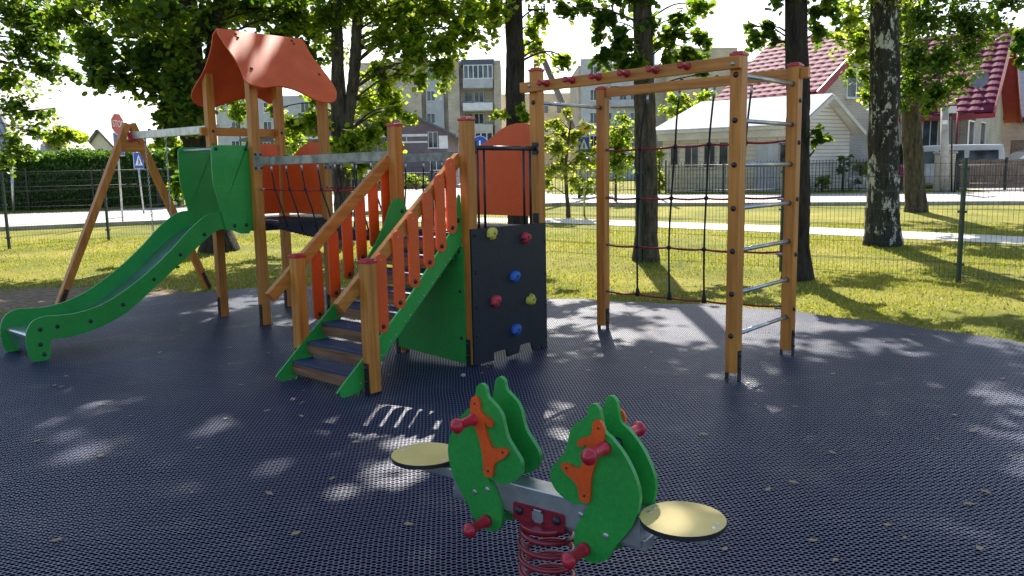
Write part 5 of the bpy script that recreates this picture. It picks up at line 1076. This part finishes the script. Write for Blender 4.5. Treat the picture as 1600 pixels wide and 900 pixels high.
# small gabled houses on the left
def cottage(label, px0, px1, ye, yr, Y, dep, wm, rm, axis='front', name='small_house'):
    a, b_ = aY(px0, ye, Y), aY(px1, ye, Y); o = V3((a[0]+b_[0])/2, Y, .6); r = empty(name, o); tag(r, label, 'house'); mx_ = o[0]; zr__ = aY((px0+px1)/2, yr, Y)[2]; ze_ = a[2]
    mb = MB(); wallbox(mb, [(a[0], Y), (b_[0], Y), (b_[0], Y+dep), (a[0], Y+dep)], .3, ze_); 
    if axis == 'front':
        mb.add([(a[0], Y-.01, ze_), (b_[0], Y-.01, ze_), (mx_, Y-.01, zr__-.1)], [(0, 1, 2)]); mb.build('wall', wm, r, o)
        mb = MB(); s_ = (zr__-ze_)/(b_[0]-mx_)
        for s in (-1, 1): P = [V3(mx_, Y-.4, zr__), V3(mx_+s*(b_[0]-mx_+.4), Y-.4, ze_-.4*s_), V3(mx_+s*(b_[0]-mx_+.4), Y+dep, ze_-.4*s_), V3(mx_, Y+dep, zr__)]; mb.prism(P, V3(s*s_, 0, 1), .15)
        mb.build('roof', rm, r, o)
    else:
        mb.build('wall', wm, r, o); mb = MB(); P = [V3(a[0]-.5, Y-.5, ze_-.2), V3(b_[0]+.5, Y-.5, ze_-.2), V3(b_[0]+.5, Y+dep/2, zr__), V3(a[0]-.5, Y+dep/2, zr__)]; mb.prism(P, V3(0, -1, 1), .15)
        for k in range(40):
            x = a[0]-.5+(b_[0]-a[0]+1)*k/39; mb.beam(V3(x, Y-.5, ze_-.1), V3(x, Y+dep/2, zr__+.1), .14, .12)
        mb.build('roof', rm, r, o)
    winpx(r, o, (0, Y, 0), XR, (px0+px1)/2-4, ye+4, (px0+px1)/2+5, ye+18, cols=2); return r
cottage('small pale gabled house behind the stop sign', 137, 178, 228, 203, 64, 12, cream, slate)
o = aY(0, 300, 40); o[2] = zt(40); r = empty('ribbed_roof_house', o); tag(r, 'house with steep pale ribbed roof at the left edge behind leaves', 'house')
e1 = aY(37, 254, 40); e0 = aY(-260, 254, 40); t1_ = aY(-45, 70, 43); t0_ = aY(-200, 70, 43)
mb = MB(); wallbox(mb, [(e0[0], 40.4), (e1[0]-.3, 40.4), (e1[0]-.3, 48), (e0[0], 48)], .3, e1[2]); mb.build('wall', cream, r, o)
mb = MB(); P = [V3(e0[0], 40, e1[2]-.1), V3(e1[0], 40, e1[2]-.1), V3(t1_[0], 43, t1_[2]), V3(t0_[0], 43, t1_[2])]; nn = np.cross(P[1]-P[0], P[2]-P[0]); mb.prism(P, nn, .12)
P2 = [P[1], V3(e1[0], 48.5, e1[2]-.1), V3(t1_[0], 45.5, t1_[2]), P[2]]; mb.prism(P2, np.cross(P2[1]-P2[0], P2[2]-P2[0]), .12)
for k in range(34):
    u_ = k/33; lo = P[0]+(P[1]-P[0])*u_; hi = P[3]+(P[2]-P[3])*u_; mb.beam(lo-V3(0, .1, -.05), hi-V3(0, .1, -.05), .12, .12)
mb.build('roof', [noise_mat('pale_ribbed_metal', (.42, .40, .39), (.52, .5, .48), 3, .6, .1)], r, o)
# ------------------------------------------------------------------ vehicles
def car(name, label, cat, c, yaw, L, Wd, prof, glassbox, paint, wr=.32):
    c = V3(*c); f = V3(math.cos(yaw), math.sin(yaw), 0); s = V3(-math.sin(yaw), math.cos(yaw), 0); r = empty(name, c); tag(r, label, cat)
    T = lambda x, y, z: c+f*x+s*y+ZZ*z
    mb = MB(); pts = smooth([V3(x, z, 0) for x, z in prof], 3); k = len(pts); rows = []
    for y, sc in ((-1, .9), (-.96, .985), (-.8, 1), (.8, 1), (.96, .985), (1, .9)):
        rows.append([T(p[0]*(.97+.03*sc), y*Wd/2*(1-.10*max(0, (p[1]-1.0))/.9), .35+(p[1]-.35)*(sc*.3+.7)) for p in pts+[pts[0]]])
    mb.grid(rows); b = len(mb.v)
    mb.add(rows[0][:-1], [tuple(range(k))]); mb.add(rows[-1][:-1], [tuple(range(k))[::-1]]); mb.build('body', paint, r, c)
    for x0, x1, z0, z1 in glassbox:
        for sd_ in (-1, 1):
            mb = MB(); yy = lambda z: sd_*(Wd/2*(1-.10*max(0, z-1.0)/.9)*1.004+.004)
            mb.prism([T(x0, yy(z0), z0), T(x1, yy(z0), z0), T(x1-.03, yy(z1), z1), T(x0+.03, yy(z1), z1)], s*sd_, .012); mb.build('side_window', glass, r, c)
    for x in (-L*.32, L*.32):
        for sd_ in (-1, 1):
            mb = MB(); mb.tube([T(x, sd_*(Wd/2-.2), wr), T(x, sd_*(Wd/2+.01), wr)], wr, 20); wh = mb.build('wheel', tyre, r, c)
            mb = MB(); mb.tube([T(x, sd_*(Wd/2+.005), wr), T(x, sd_*(Wd/2+.025), wr)], wr*.6, 16); mb.build('rim', steel, wh, c)
    for e, m, nm in ((-1, lamp_r, 'tail_light'), (1, white, 'headlight')):
        for sd_ in (-1, 1):
            mb = MB(); mb.obox(T(e*(L/2-.03), sd_*(Wd/2-.14), .95 if L > 4.4 else .85), f*.05, s*.09, ZZ*.16); mb.build(nm, m, r, c, .02)
    return r, T
vp = [(-2.35, .35), (-2.4, .8), (-2.38, 1.3), (-2.28, 1.85), (-2.1, 1.96), (0, 2.0), (.95, 1.96), (1.2, 1.85), (1.75, 1.25), (2.2, 1.05), (2.38, .8), (2.38, .38)]
c = aY(1472, 296, 37.5); c[2] = zt(37.5)-.1
r, T = car('passenger_van', 'white passenger van parked behind the white brick pillar', 'van', c, R_(150), 4.7, 1.85, vp, [(-2.15, -1.0, 1.2, 1.72), (-.85, .2, 1.2, 1.74), (.32, 1.1, 1.2, 1.72)], carw)
mb = MB(); mb.prism([T(-2.36, -.72, 1.2), T(-2.36, .72, 1.2), T(-2.27, .68, 1.72), T(-2.27, -.68, 1.72)], V3(1, 0, 0), .012); mb.build('rear_window', glass, r, c)
cp = [(-2.1, .35), (-2.15, .75), (-2.05, 1.0), (-1.75, 1.35), (-1.2, 1.47), (.1, 1.48), (.6, 1.38), (1.15, 1.0), (1.9, .85), (2.1, .6), (2.1, .35)]
c = aY(1612, 296, 39); c[2] = zt(39)+.15
car('parked_car', 'silver car parked beyond the brown gate at the right edge', 'car', c, R_(170), 4.3, 1.75, cp, [(-1.55, -.75, 1.02, 1.32), (-.65, .25, 1.02, 1.36), (.33, .75, 1.02, 1.28)], cars)
